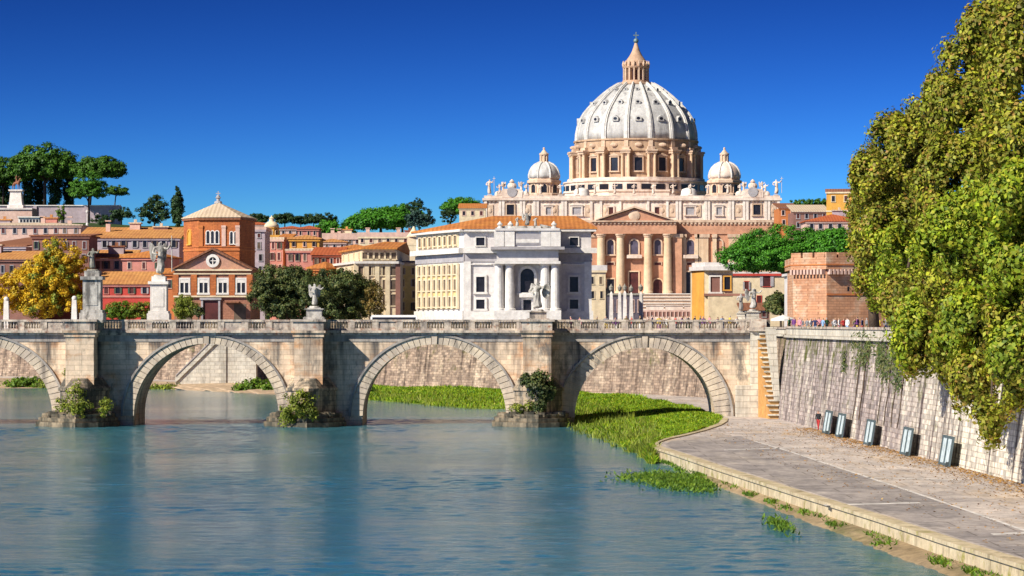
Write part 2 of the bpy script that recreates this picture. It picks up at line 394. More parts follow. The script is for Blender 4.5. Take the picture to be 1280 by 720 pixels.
def embank_mat(name, pale, mauve, dark, moss_amt, l0, l1):
    """River wall of squared blocks with long run-off streaks; bare pale stone from arc length l0 to l1."""
    m, nt, b, out = _mat(name)
    uv = nt.nodes.new('ShaderNodeUVMap').outputs[0]
    bt = nt.nodes.new('ShaderNodeTexBrick')
    bt.inputs['Scale'].default_value = 1.0; bt.inputs['Brick Width'].default_value = 0.85; bt.inputs['Row Height'].default_value = 0.34
    bt.inputs['Mortar Size'].default_value = 0.03; bt.inputs['Mortar Smooth'].default_value = 0.3
    bt.inputs['Color1'].default_value = (0.58, 0.58, 0.58, 1); bt.inputs['Color2'].default_value = (1.25, 1.22, 1.15, 1); bt.inputs['Mortar'].default_value = (0.66, 0.61, 0.57, 1)
    nt.links.new(_mix(nt, 0.03, uv, nt.nodes.new('ShaderNodeTexNoise').outputs[1]), bt.inputs['Vector'])
    sx = nt.nodes.new('ShaderNodeSeparateXYZ'); nt.links.new(uv, sx.inputs[0])
    n1 = _noise(nt, _vec(nt, uv, (0.12, 0.3, 1)), 1.0, 6)
    ad = nt.nodes.new('ShaderNodeMath'); ad.operation = 'MULTIPLY_ADD'; ad.inputs[1].default_value = 40
    nt.links.new(n1, ad.inputs[0]); nt.links.new(sx.outputs[0], ad.inputs[2])
    mr = nt.nodes.new('ShaderNodeMapRange'); mr.inputs[1].default_value = l0 + 20; mr.inputs[2].default_value = l1 + 20
    nt.links.new(ad.outputs[0], mr.inputs[0])
    col = _mix(nt, mr.outputs[0], mauve, pale)
    st = _noise(nt, _vec(nt, uv, (1.1, 0.07, 1)), 1.0, 5, 0.7)
    st2 = _noise(nt, _vec(nt, uv, (0.35, 0.12, 1)), 1.0, 5, 0.7)
    col = _mix(nt, _ramp(nt, st, 0.47, 0.62), col, dark)
    col = _mix(nt, _ramp(nt, st2, 0.50, 0.66, (0, 0, 0), (0.85, 0.85, 0.85)), col, pale)
    col = _mix(nt, 1.0, col, bt.outputs[0], 'MULTIPLY')
    ms = _noise(nt, _vec(nt, uv, (0.5, 0.45, 1)), 1.0, 6, 0.7)
    top = nt.nodes.new('ShaderNodeMapRange'); top.inputs[1].default_value = 2.0; top.inputs[2].default_value = 9.0; top.inputs[4].default_value = 0.17
    nt.links.new(sx.outputs[1], top.inputs[0])
    am = nt.nodes.new('ShaderNodeMath'); nt.links.new(ms, am.inputs[0]); nt.links.new(top.outputs[0], am.inputs[1])
    col = _mix(nt, _ramp(nt, am.outputs[0], 0.62, 0.74, (0, 0, 0), (moss_amt,) * 3), col, (0.10, 0.11, 0.02))
    fn = _noise(nt, _vec(nt, uv, (2, 2, 1)), 1.0, 5, 0.75)
    col = _mix(nt, 1.0, col, _ramp(nt, fn, 0.3, 0.7, (0.55, 0.55, 0.55), (1.25, 1.25, 1.25)), 'MULTIPLY')
    nt.links.new(col, b.inputs['Base Color']); b.inputs['Roughness'].default_value = 0.9; b.inputs['Specular IOR Level'].default_value = 0.2
    _bump(nt, b, bt.outputs[0], 0.6, 0.08)
    return m

def quay_mat(name, a, c, spot, fine, slabs=False):
    m, nt, b, out = _mat(name)
    p = pos(nt)
    n1 = _noise(nt, p, 0.12, 6); n2 = _noise(nt, p, fine, 5, 0.75); n3 = _noise(nt, _vec(nt, p, (0.5, 0.08, 1)), 0.8, 5, 0.7)
    col = _mix(nt, _ramp(nt, n1, 0.35, 0.65), a, c)
    col = _mix(nt, _ramp(nt, n3, 0.52, 0.72, (0, 0, 0), (0.75, 0.75, 0.75)), col, spot)
    col = _mix(nt, 1.0, col, _ramp(nt, n2, 0.3, 0.7, (0.6, 0.6, 0.6), (1.25, 1.25, 1.25)), 'MULTIPLY')
    sl_ = nt.nodes.new('ShaderNodeTexBrick'); sl_.inputs['Scale'].default_value = 1.0; sl_.inputs['Brick Width'].default_value = 4.5; sl_.inputs['Row Height'].default_value = 3.2; sl_.inputs['Mortar Size'].default_value = 0.05
    sl_.inputs['Color1'].default_value = (0.88, 0.88, 0.88, 1); sl_.inputs['Color2'].default_value = (1.08, 1.07, 1.05, 1); sl_.inputs['Mortar'].default_value = (0.62, 0.6, 0.58, 1); nt.links.new(p, sl_.inputs['Vector'])
    if slabs: col = _mix(nt, 1.0, col, sl_.outputs[0], 'MULTIPLY')
    nb = _noise(nt, _vec(nt, p, (1.2, 0.35, 1)), 0.5, 6, 0.75)
    col = _mix(nt, 1.0, col, _ramp(nt, nb, 0.35, 0.65, (0.72, 0.72, 0.74), (1.15, 1.13, 1.1)), 'MULTIPLY')
    nt.links.new(col, b.inputs['Base Color']); b.inputs['Roughness'].default_value = 0.9; b.inputs['Specular IOR Level'].default_value = 0.2
    _bump(nt, b, n2, 0.4, 0.03)
    return m

M['water'] = water_mat()
M['emb_near'] = embank_mat('embankment_blocks', (0.80, 0.73, 0.62), (0.46, 0.39, 0.375), (0.13, 0.10, 0.10), 0.95, 72, 104)
M['emb_far'] = embank_mat('far_embankment_blocks', (0.60, 0.48, 0.37), (0.36, 0.27, 0.21), (0.11, 0.08, 0.065), 0.6, 9000, 9100)
M['quay'] = quay_mat('quay_cobbles', (0.60, 0.53, 0.49), (0.50, 0.44, 0.41), (0.56, 0.42, 0.28), 2.0, True)
M['asphalt'] = quay_mat('quay_asphalt', (0.42, 0.375, 0.36), (0.31, 0.28, 0.275), (0.48, 0.42, 0.37), 1.5, True)
M['kerb'] = stone('kerb_stone', (0.62, 0.52, 0.35), (0.50, 0.40, 0.26), 0.5, (0.13, 0.10, 0.05), 0.8, patch=(0.30, 0.27, 0.07), patch_at=(0.56, 0.7), fine=2.5, smin=0.52)
M['soil'] = quay_mat('bank_soil', (0.42, 0.31, 0.19), (0.27, 0.20, 0.11), (0.12, 0.14, 0.05), 1.5)
M['sand'] = quay_mat('bank_sand', (0.56, 0.42, 0.28), (0.46, 0.33, 0.22), (0.24, 0.20, 0.10), 0.8)
M['turf'] = quay_mat('turf_soil', (0.14, 0.24, 0.03), (0.20, 0.28, 0.04), (0.24, 0.20, 0.08), 1.2)
M['street'] = quay_mat('street_paving', (0.30, 0.27, 0.25), (0.25, 0.23, 0.22), (0.34, 0.30, 0.27), 0.8)
M['hill'] = quay_mat('hill_scrub', (0.045, 0.085, 0.025), (0.06, 0.10, 0.03), (0.10, 0.10, 0.05), 0.15)
M['paint'] = plain('worn_white_line', (0.60, 0.56, 0.53), 0.85, 0.35, 1.0)

# ------------------------------------------------------------------ setting: river, street level, hills
def structure(mb, name, mat, smooth=False):
    return tag(mb.build(name, mat, smooth=smooth), kind='structure')
STREET = 9.0
def river():
    """The river as one sheet: small wind waves as real relief, strongest in gusts, flat far away."""
    xs = np.r_[-3000, -1200, -500, -250, -150, -100, -75, np.arange(-62, 32.01, 0.26), 36, 60]
    ys = np.r_[-60, 0, 50, 80, np.arange(100, 332.01, 0.27), 336, 345, 360, 380, 400, 430, 470, 520, 600, 900]
    gx, gy = np.meshgrid(xs, ys)
    rg = np.random.RandomState(12); z = np.zeros_like(gx); lo = np.zeros_like(gx)
    for i in range(64):
        lam = 0.8 * (3.2 / 0.8) ** rg.rand(); th = rg.normal() * 0.65 + 0.35; k = 2 * np.pi / lam
        a = 0.007 * lam / (2 * np.pi)
        z += a * np.sin(k * (gx * np.sin(th) + gy * np.cos(th)) + rg.rand() * 6.28)
    for i in range(9):
        lam = 18 + 60 * rg.rand(); th = rg.rand() * 6.28; k = 2 * np.pi / lam
        lo += np.sin(k * (gx * np.sin(th) * 0.55 + gy * np.cos(th) * 1.2) + rg.rand() * 6.28)
    z *= 0.85 + 0.55 * np.clip(lo / 3.0, -1, 1)
    fade = sm(gx, -75, -60) * sm(-gx, -33, -30) * sm(gy, 80, 100) * sm(-gy, -345, -325)
    z *= fade
    nx = len(xs); ny = len(ys)
    me = bpy.data.meshes.new('river_water'); n = nx * ny
    me.vertices.add(n); me.vertices.foreach_set('co', np.stack([gx, gy, z], -1).astype(np.float32).ravel())
    j, i = np.meshgrid(np.arange(ny - 1), np.arange(nx - 1), indexing='ij'); q = j * nx + i
    F_ = np.stack([q, q + 1, q + nx + 1, q + nx], -1).reshape(-1, 4).astype(np.int32); m = len(F_)
    me.loops.add(4 * m); me.polygons.add(m)
    me.loops.foreach_set('vertex_index', F_.ravel()); me.polygons.foreach_set('loop_start', np.arange(0, 4 * m, 4, dtype=np.int32))
    me.polygons.foreach_set('use_smooth', np.ones(m, dtype=bool)); me.update(calc_edges=True); me.materials.append(M['water'])
    o = bpy.data.objects.new('river_water', me); COL.objects.link(o); tag(o, kind='structure')

NEAR_WALL = [(35.0, 10), (33.0, 60), (31.0, 130), (29.5, 178), (27.6, 235), (25.6, 300)]
FAR_WALL = [(27.4, 318), (26.6, 345), (25.5, 378), (18, 399), (8.5, 413), (-2, 429), (-12.6, 443), (-29, 468), (-47, 490), (-89, 536), (-140, 590), (-400, 760), (-1200, 900), (-2900, 980)]
def rs(pts, n):
    P = np.array(pts, float); d = np.r_[0, np.cumsum(np.hypot(*np.diff(P[:, :2], axis=0).T))]
    t = np.linspace(0, d[-1], n)
    return np.stack([np.interp(t, d, P[:, k]) for k in range(P.shape[1])], 1), t
def smooth_path(pts, n, it=12):
    P, t = rs(pts, n)
    for _ in range(it): P[1:-1] = P[1:-1] * 0.5 + (P[:-2] + P[2:]) * 0.25
    return rs(P, n)
def side(P):
    """Unit vectors to the right of the direction of travel."""
    T = np.gradient(P[:, :2], axis=0); T /= np.linalg.norm(T, axis=1)[:, None]
    return np.stack([T[:, 1], -T[:, 0]], 1)

def sm(x, a, b):
    t = np.clip((x - a) / (b - a), 0, 1); return t * t * (3 - 2 * t)
river()
# street-level ground: one sheet from the wall tops to the horizon
bm = bmesh.new()
ring = [(x + 1.6, y) for x, y in NEAR_WALL] + [(x + 1.6, y + 1.2) for x, y in FAR_WALL]
ring += [(-2900, 7000), (3500, 7000), (3500, 10)]
vs = [bm.verts.new((x, y, STREET)) for x, y in ring]
es = [bm.edges.new((vs[i], vs[(i + 1) % len(vs)])) for i in range(len(vs))]
bmesh.ops.triangle_fill(bm, use_beauty=True, edges=es)
bmesh.ops.recalc_face_normals(bm, faces=bm.faces)
me = bpy.data.meshes.new('street_ground'); bm.to_mesh(me); bm.free(); me.materials.append(M['street'])
o = bpy.data.objects.new('street_ground', me); COL.objects.link(o); tag(o, kind='structure')

def sm(x, a, b):
    t = np.clip((x - a) / (b - a), 0, 1); return t * t * (3 - 2 * t)
def hill_h(x, y):
    left = 31 * sm(y, 690, 900) * sm(-x, 35, 110)
    back = 44 * sm(y, 1000, 1400) * np.maximum(sm(-x, 30, 80), 0)
    right = 50 * sm(y, 1050, 1500) * sm(x, 118, 170)
    far = 48 * sm(y, 1750, 2300)
    return np.maximum.reduce([left, back, right, far])
def ground_z(x, y): return STREET + float(hill_h(np.array([x]), np.array([y]))[0])
xs = np.linspace(-1300, 1300, 131); ys = np.linspace(640, 3400, 139)
gx, gy = np.meshgrid(xs, ys)
gz = STREET - 0.6 + hill_h(gx, gy) * (1 + 0.04 * np.sin(gx / 31) * np.cos(gy / 43))
mb = MB(); nx = len(xs)
mb.add(list(zip(gx.ravel().tolist(), gy.ravel().tolist(), gz.ravel().tolist())), [(j * nx + i, j * nx + i + 1, (j + 1) * nx + i + 1, (j + 1) * nx + i) for j in range(len(ys) - 1) for i in range(nx - 1)])
structure(mb, 'hills', M['hill'], True)

# ------------------------------------------------------------------ quay, kerb, bank
QZ = 0.9
kerb_px = [(1600, 815), (1400, 750), (1280, 708), (1180, 677), (1100, 650), (1050, 634.5), (1000, 619), (950, 603), (900, 587), (862, 574), (838, 566), (820, 560.5), (813, 557), (814, 553.5), (826, 549.5), (850, 544.5), (875, 538), (893, 532), (901, 527), (902, 523)]
kerb = [G(x, y, QZ) for x, y in kerb_px]
kerb_s, kt = smooth_path(kerb, 220, 2)
grass_top_px = [(902, 523), (893, 519), (880, 514), (860, 509), (838, 504), (800, 497.5), (760, 493.5), (720, 490.8), (680, 489), (640, 487.5), (585, 486), (530, 484.5), (480, 483), (440, 482)]
sand_top_px = [(440, 482), (400, 481), (330, 479.5), (270, 478.2), (150, 476), (60, 474), (0, 472.5), (-120, 469)]
gt = [G(x, y, QZ) for x, y in grass_top_px]; st_ = [G(x, y, QZ) for x, y in sand_top_px]
bm = bmesh.new()
near = [(x + 0.3, y) for x, y in NEAR_WALL]; far = [(x + 0.3, y + 0.3) for x, y in FAR_WALL[:11]]
ring = near + far + [(-160, 560)] + st_[::-1] + gt[::-1][1:] + [tuple(p) for p in kerb_s[::-1][1:]]
vs = []
for x, y in ring:
    if vs and (Vector((x, y, QZ)) - vs[-1].co).length < 0.02: continue
    vs.append(bm.verts.new((x, y, QZ)))
es = [bm.edges.new((vs[i], vs[(i + 1) % len(vs)])) for i in range(len(vs))]
bmesh.ops.triangle_fill(bm, use_beauty=True, edges=es)
bmesh.ops.recalc_face_normals(bm, faces=bm.faces)
me = bpy.data.meshes.new('quay_pavement'); bm.to_mesh(me); bm.free(); me.materials.append(M['quay'])
o = bpy.data.objects.new('quay_pavement', me); COL.objects.link(o); tag(o, kind='structure')

def ribbon(path, o0, o1, z):
    """A flat strip that follows a path between two sideways offsets."""
    mb = MB(); N = side(path); n = len(path)
    a = path[:, :2] + N * o0; b = path[:, :2] + N * o1
    mb.add([(p[0], p[1], z) for p in a] + [(p[0], p[1], z) for p in b], [(i, i + 1, n + i + 1, n + i) for i in range(n - 1)])
    return mb
# path direction is away from the viewer here, so the right-hand side is the land side
lane = kerb_s[:140]
asph_in = np.array([G(x, y, QZ) for x, y in [(1700, 800), (1500, 735), (1280, 664), (1200, 636), (1120, 609), (1050, 586), (990, 566), (940, 551), (925, 545)]])
asph_out = np.array([(p[0] + 1.1, p[1]) for p in kerb_s[:165:8]])
A, _ = rs(asph_in, 60); B, _ = rs(asph_out, 60)
mb = MB(); mb.add([(x, y, QZ + 0.004) for x, y in A] + [(x, y, QZ + 0.004) for x, y in B], [(i, i + 1, 61 + i, 60 + i) for i in range(59)])
structure(mb, 'asphalt_path', M['asphalt'])
mb = MB()
for px0, py0, px1, py1, w in ((1030, 631.5, 1150, 628.5, 0.5), (905, 562.5, 1000, 559.5, 0.45), (1085, 597, 1200, 600, 0.4), (1240, 668, 1330, 664, 0.5)):
    a = G(px0, py0, QZ); b = G(px1, py1, QZ)
    mb.add([(a[0], a[1] - w, QZ + 0.008), (b[0], b[1] - w, QZ + 0.008), (b[0], b[1] + w, QZ + 0.008), (a[0], a[1] + w, QZ + 0.008)], [(0, 1, 2, 3)])
# a long faint line along the land edge of the asphalt
A2, _ = rs(asph_in[:-1], 50)
mb.add([(x, y, QZ + 0.008) for x, y in A2] + [(x + 0.22, y + 0.4, QZ + 0.008) for x, y in A2], [(i, i + 1, 51 + i, 50 + i) for i in range(49)])
structure(mb, 'painted_lines', M['paint'])

# kerb: coping stones on top of a low river face
kp = kerb_s[:-1]
N = side(kp)
mb = MB(); n = len(kp)
rng = random.Random(3)
prof = [(-0.10, -0.6), (-0.06, 0.80), (-0.16, 0.82), (-0.16, 0.99), (0.62, 0.99), (0.62, 0.85)]
vv = []
for k, (p, q) in enumerate(zip(kp, N)):
    for (off, z) in prof:
        vv.append((p[0] + q[0] * off, p[1] + q[1] * off, z))
c = len(prof)
mb.add(vv, [(i * c + j, (i + 1) * c + j, (i + 1) * c + j + 1, i * c + j + 1) for i in range(n - 1) for j in range(c - 1)])
structure(mb, 'kerb', M['kerb'])

# mud ledge under the kerb
led_out = [G(x, y, 0.02) for x, y in [(1500, 860), (1280, 756), (1200, 727), (1110, 694), (1080, 682), (1050, 669), (1000, 651), (950, 630), (915, 616), (880, 602), (850, 590)]]
led_in = [(p[0] - 0.05, p[1]) for p in kerb_s[:115:6]]
A, _ = rs(led_out, 60); B, _ = rs(led_in, 60)
mb = MB(); rows = 6
vs = []
for r_ in range(rows):
    t = r_ / (rows - 1)
    for i in range(60):
        x = A[i][0] * (1 - t) + B[i][0] * t; y = A[i][1] * (1 - t) + B[i][1] * t
        wob = 0.12 * math.sin(i * 1.9 + r_) * math.sin(i * 0.7)
        vs.append((x + wob * (1 - t), y, -0.12 + 0.42 * t ** 0.6))
mb.add(vs, [(r_ * 60 + i, r_ * 60 + i + 1, (r_ + 1) * 60 + i + 1, (r_ + 1) * 60 + i) for r_ in range(rows - 1) for i in range(59)])
structure(mb, 'mud_ledge', M['soil'], True)

def bank(top, edge, name, mat, n=140, rows=14, hump=0.35, seed=0):
    A, _ = rs(top, n); B, _ = rs(edge, n)
    nr = np.random.RandomState(seed); ph = nr.rand(6) * 6
    vs = []
    for r_ in range(rows):
        t = r_ / (rows - 1)
        for i in range(n):
            x = A[i][0] * (1 - t) + B[i][0] * t; y = A[i][1] * (1 - t) + B[i][1] * t
            w = math.sin(math.pi * t)
            z = (QZ + 0.02) * (1 - t) ** 0.8 - 0.15 * t + hump * w * (0.6 + 0.4 * math.sin(x * 0.5 + ph[0]) * math.sin(y * 0.23 + ph[1]))
            jx = 0.5 * t * math.sin(i * 0.9 + ph[2]); vs.append((x + jx, y, z))
    mb = MB(); mb.add(vs, [(r_ * n + i, r_ * n + i + 1, (r_ + 1) * n + i + 1, (r_ + 1) * n + i) for r_ in range(rows - 1) for i in range(n - 1)])
    structure(mb, name, mat, True)
    return np.array(vs).reshape(rows, n, 3)
g_top = [tuple(p) for p in kerb_s[150:-1:3]] + gt
g_edge = [G(x, y, 0) for x, y in [(822, 581), (806, 573), (795, 567.5), (775, 560), (745, 549), (715, 539), (700, 531), (690, 524), (670, 516), (650, 512.5), (625, 512), (600, 512.5), (570, 511), (540, 508.5), (510, 505), (480, 502.5), (455, 500.5), (440, 499)]]
GB = bank(g_top, g_edge, 'grass_bank', M['turf'])
s_edge = [G(x, y, 0) for x, y in [(440, 499), (400, 496.5), (345, 494), (280, 490), (220, 487), (160, 485.5), (100, 485), (40, 486), (0, 486), (-120, 482)]]
SB = bank(st_, s_edge, 'river_bank', M['sand'], 100, 8, 0.15, 2)

# ------------------------------------------------------------------ leaf and grass generators
def leaf_mesh(name, P, Nn, size, mat, parent=None, base=None, seed=0, aspect=0.62, kind=None):
    """Many small folded leaf faces in one mesh."""
    rg = np.random.RandomState(seed); n = len(P)
    t = rg.normal(size=(n, 3)); t -= Nn * (t * Nn).sum(1)[:, None]; t /= np.linalg.norm(t, axis=1)[:, None] + 1e-9
    b = np.cross(Nn, t)
    s = (size * (0.6 + 0.8 * rg.rand(n)))[:, None]
    if base is None: base = BASE[parent.name] if parent is not None else (0, 0, 0)
    P = P - np.array(base)
    V = np.stack([P - t * s, P - b * s * aspect + Nn * s * 0.18, P + t * s, P + b * s * aspect + Nn * s * 0.18], 1).reshape(-1, 3)
    me = bpy.data.meshes.new(name)
    me.vertices.add(4 * n); me.loops.add(4 * n); me.polygons.add(n)
    me.vertices.foreach_set('co', V.astype(np.float32).ravel())
    me.loops.foreach_set('vertex_index', np.arange(4 * n, dtype=np.int32))
    me.polygons.foreach_set('loop_start', np.arange(0, 4 * n, 4, dtype=np.int32))
    me.update(calc_edges=True)
    me.materials.append(mat)
    o = bpy.data.objects.new(name, me); COL.objects.link(o)
    if parent is not None: o.parent = parent
    else: o.location = base
    BASE[o.name] = tuple(base)
    return o

def unit(n, rg):
    d = rg.normal(size=(n, 3)); return d / np.linalg.norm(d, axis=1)[:, None]
def crown_pts(lobes, n_cl, per, cr, seed=0, inner=0.45, squash=0.8, up=0.25, gap=None):
    """Leaf positions and normals: clumps spread through the outer part of a set of ellipsoid lobes."""
    rg = np.random.RandomState(seed)
    L = np.array([l[0] for l in lobes], float); Rr = np.array([l[1] for l in lobes], float)
    w = (Rr[:, 0] * Rr[:, 2] + Rr[:, 0] * Rr[:, 1] + Rr[:, 1] * Rr[:, 2]); w /= w.sum()
    idx = rg.choice(len(L), n_cl, p=w)
    d = unit(n_cl, rg)
    rad = 1 - inner * rg.rand(n_cl) ** 1.6
    C = L[idx] + d * Rr[idx] * rad[:, None]
    if gap:
        # boughs with hollows between them: drop the clumps that fall where a slow 3-D ripple is low
        gr = np.random.RandomState(7); v = np.zeros(n_cl)
        for _ in range(7):
            kv = gr.normal(size=3); kv *= 2 * np.pi / (gap[0] * (0.6 + 0.9 * gr.rand())) / np.linalg.norm(kv); v += np.sin(C @ kv + gr.rand() * 6.28)
        ok = v > gap[1]; C = C[ok]; d = d[ok]; n_cl = len(C)
    crs = cr * (0.55 + 0.9 * rg.rand(n_cl))
    k = np.repeat(np.arange(n_cl), per)
    d2 = unit(len(k), rg)
    q = d2 * (rg.rand(len(k)) ** 0.45)[:, None] * crs[k][:, None]
    q[:, 2] *= squash
    P = C[k] + q
    N = d2 * 0.55 + d[k] * 0.35 + rg.normal(size=P.shape) * 0.35 + np.array([0, 0, up])
    N /= np.linalg.norm(N, axis=1)[:, None]
    return P, N

def tree(name, label, cat, base, trunk_pts, trunk_r, lobes, mat, n_cl, per, cr, leaf, group=None, bark=None, seed=0, limbs=True, inner=0.45, squash=0.8, stems=None, up=0.25, more=None, gap=None):
    t = thing(name, label, cat, base, group)
    mb = MB(); r0, r1 = trunk_r
    k = len(trunk_pts)
    mb.tube(trunk_pts, [r0 + (r1 - r0) * i / (k - 1) for i in range(k)], 9)
    if limbs:
        rg = random.Random(seed)
        top = Vector(trunk_pts[-1]); mid = Vector(trunk_pts[max(0, k - 2)])
        for (c, r) in lobes:
            a = mid.lerp(top, rg.uniform(0.35, 1.0)); e = Vector(c)
            m_ = a.lerp(e, 0.5) + Vector((rg.uniform(-.5, .5), rg.uniform(-.5, .5), 0.08 * (e - a).length))
            mb.tube([a, a.lerp(m_, 0.5) + Vector((0, 0, 0.1)), m_, m_.lerp(e, 0.6), e], [r1 * 0.75, r1 * 0.6, r1 * 0.45, r1 * 0.3, r1 * 0.12], 6)
    for s_ in stems or []: mb.tube(s_[0], s_[1], 7)
    mb.build('trunk', bark or M['bark'], t, smooth=True)
    P, Nn = crown_pts(lobes, n_cl, per, cr, seed, inner, squash, up, gap)
    leaf_mesh('crown', P, Nn, leaf, mat, t, seed=seed)
    if more:
        P, Nn = crown_pts(more[0], more[2], per, cr, seed + 50, inner, squash, up, gap)
        leaf_mesh('crown', P, Nn, leaf, more[1], t, seed=seed + 50)
    return t

def blades(name, pts, hts, mat, seed=0, w=0.10, lean=0.35):
    rg = np.random.RandomState(seed); n = len(pts)
    a = rg.rand(n) * 2 * np.pi
    d = np.stack([np.cos(a), np.sin(a), np.zeros(n)], 1)
    up = np.stack([rg.normal(size=n) * lean, rg.normal(size=n) * lean, np.ones(n)], 1) * hts[:, None]
    ww = (w * (0.6 + 0.8 * rg.rand(n)))[:, None]
    V = np.stack([pts - d * ww, pts + d * ww, pts + up * 0.6 + d * ww * 0.8, pts + up], 1).reshape(-1, 3)
    me = bpy.data.meshes.new(name)
    me.vertices.add(4 * n); me.loops.add(4 * n); me.polygons.add(n)
    me.vertices.foreach_set('co', V.astype(np.float32).ravel())
    me.loops.foreach_set('vertex_index', np.arange(4 * n, dtype=np.int32))
    me.polygons.foreach_set('loop_start', np.arange(0, 4 * n, 4, dtype=np.int32))
    me.update(calc_edges=True); me.materials.append(mat)
    o = bpy.data.objects.new(name, me); COL.objects.link(o)
    return tag(o, kind='stuff')

def on_bank(B, n, seed, t0=0.0, t1=0.92, u0=0, u1=1):
    rg = np.random.RandomState(seed); rows, cols = B.shape[:2]
    v = (t0 + (t1 - t0) * rg.rand(n)) * (rows - 1); u = (u0 + (u1 - u0) * rg.rand(n)) * (cols - 1)
    i = np.clip(v.astype(int), 0, rows - 2); j = np.clip(u.astype(int), 0, cols - 2); f = (v - i)[:, None]; g = (u - j)[:, None]
    return B[i, j] * (1 - f) * (1 - g) + B[i + 1, j] * f * (1 - g) + B[i, j + 1] * (1 - f) * g + B[i + 1, j + 1] * f * g
pts = on_bank(GB, 150000, 1)
patch = 0.5 + 0.5 * np.sin(pts[:, 0] * 0.55 + 1.3 * np.sin(pts[:, 1] * 0.13)) * np.sin(pts[:, 1] * 0.21 + pts[:, 0] * 0.2)
rg = np.random.RandomState(5)
keep = rg.rand(len(pts)) < 0.35 + 0.65 * patch
pts = pts[keep]; patch = patch[keep]
o = blades('grass', pts, 0.12 + 0.5 * patch * rg.rand(len(pts)), M['grass'], 2, 0.09, 0.6)
tag(o, 'bright green grass and weeds on the sloping river bank under the bridge', 'grass')
dp = on_bank(GB, 16000, 9, 0.55, 1.0)
dk = rg.rand(len(dp)) < 0.25 + 0.75 * (np.sin(dp[:, 0] * 1.1) * np.sin(dp[:, 1] * 0.33) > 0.1)
dp = dp[dk]
o = blades('reeds', dp, 0.2 + 0.8 * rg.rand(len(dp)) ** 2, M['weed'], 8, 0.05, 0.45)
tag(o, 'dry olive reeds and stalks along the ragged water edge of the grass bank', 'reeds')
# tufts on the ledge, kerb foot and floating weed beside the quay
tp = []
for i in range(46):
    p = kerb_s[rg.randint(8, 150)]; c = (p[0] - rg.rand() ** 2 * 1.0 - 0.12, p[1], 0.16)
    tp.append(np.array(c) + rg.normal(size=(rg.randint(10, 60), 3)) * np.array([0.14, 0.9, 0.02]))
for (px, py, nn, sx, sy) in ((1150, 680, 900, .35, 5), (1185, 692, 500, .3, 4), (1120, 670, 300, .3, 3), (1060, 650, 500, .3, 5), (1010, 634, 400, .3, 5), (960, 616, 700, .3, 6), (850, 602, 1500, .9, 5), (868, 606, 700, .5, 4), (830, 599, 600, .8, 4), (800, 597, 260, .8, 3), (975, 657, 200, .25, 3)):
    gpt = G(px, py, 0.05); tp.append(np.array((gpt[0], gpt[1], 0.06)) + rg.normal(size=(nn, 3)) * np.array([sx, sy, 0.02]))
tp = np.concatenate(tp + tp)
tp = tp + rg.normal(size=tp.shape) * np.array([.12, .5, 0])
o = blades('water_weeds', tp, 0.05 + 0.2 * rg.rand(len(tp)), M['bush'], 3, 0.055, 0.8)
tag(o, 'green water weeds and tufts along the foot of the quay kerb', 'weeds')

# ------------------------------------------------------------------ embankment walls
def embankment(pts, label, mat, n, parapet_top, ztop=8.75, batter=0.13, base_n=(0, 0, 0)):
    path, t = smooth_path(pts, n, 3)
    N = side(path)
    root = thing('embankment_wall', label, 'wall', (float(path[n // 2][0]), float(path[n // 2][1]), QZ))
    mb = MB(); mb.uv = []
    zs = np.linspace(QZ - 1.2, ztop, 9)
    for k in range(n):
        for z in zs:
            off = batter * (z - QZ)
            mb.v.append((path[k][0] + N[k][0] * off, path[k][1] + N[k][1] * off, float(z)))
            mb.uv.append((float(t[-1] - t[k]), float(z)))
    m_ = len(zs)
    for k in range(n - 1):
        for j in range(m_ - 1):
            mb.f.append((k * m_ + j, (k + 1) * m_ + j, (k + 1) * m_ + j + 1, k * m_ + j + 1)); mb.m.append(0)
    mb.build('wall_face', mat, root)
    off = batter * (ztop - QZ)
    def swept(prof, nm, mt):
        q = MB(); c = len(prof); vv = []
        for k in range(n):
            for (o_, z) in prof: vv.append((path[k][0] + N[k][0] * (off + o_), path[k][1] + N[k][1] * (off + o_), z))
        fs = [(k * c + j, (k + 1) * c + j, (k + 1) * c + (j + 1) % c, k * c + (j + 1) % c) for k in range(n - 1) for j in range(c)]
        q.add(vv, fs); q.build(nm, mt, root)
    swept([(-0.30, ztop + 0.002), (-0.30, ztop + 0.26), (0.5, ztop + 0.30), (0.5, ztop + 0.002)], 'string_course', M['abut'])
    swept([(0.0, ztop + 0.26), (0.0, parapet_top), (0.48, parapet_top), (0.48, ztop + 0.26)], 'parapet', M['abut'])
    swept([(-0.10, parapet_top + 0.002), (-0.10, parapet_top + 0.2), (0.58, parapet_top + 0.2), (0.58, parapet_top + 0.002)], 'coping', M['parapet'])
    return root
embankment(NEAR_WALL, 'tall stained stone river wall beside the quay, right of the bridge', M['emb_near'], 90, 9.62)
embankment(FAR_WALL[:12], 'streaked stone river wall curving behind the bridge arches', M['emb_far'], 160, 9.5)

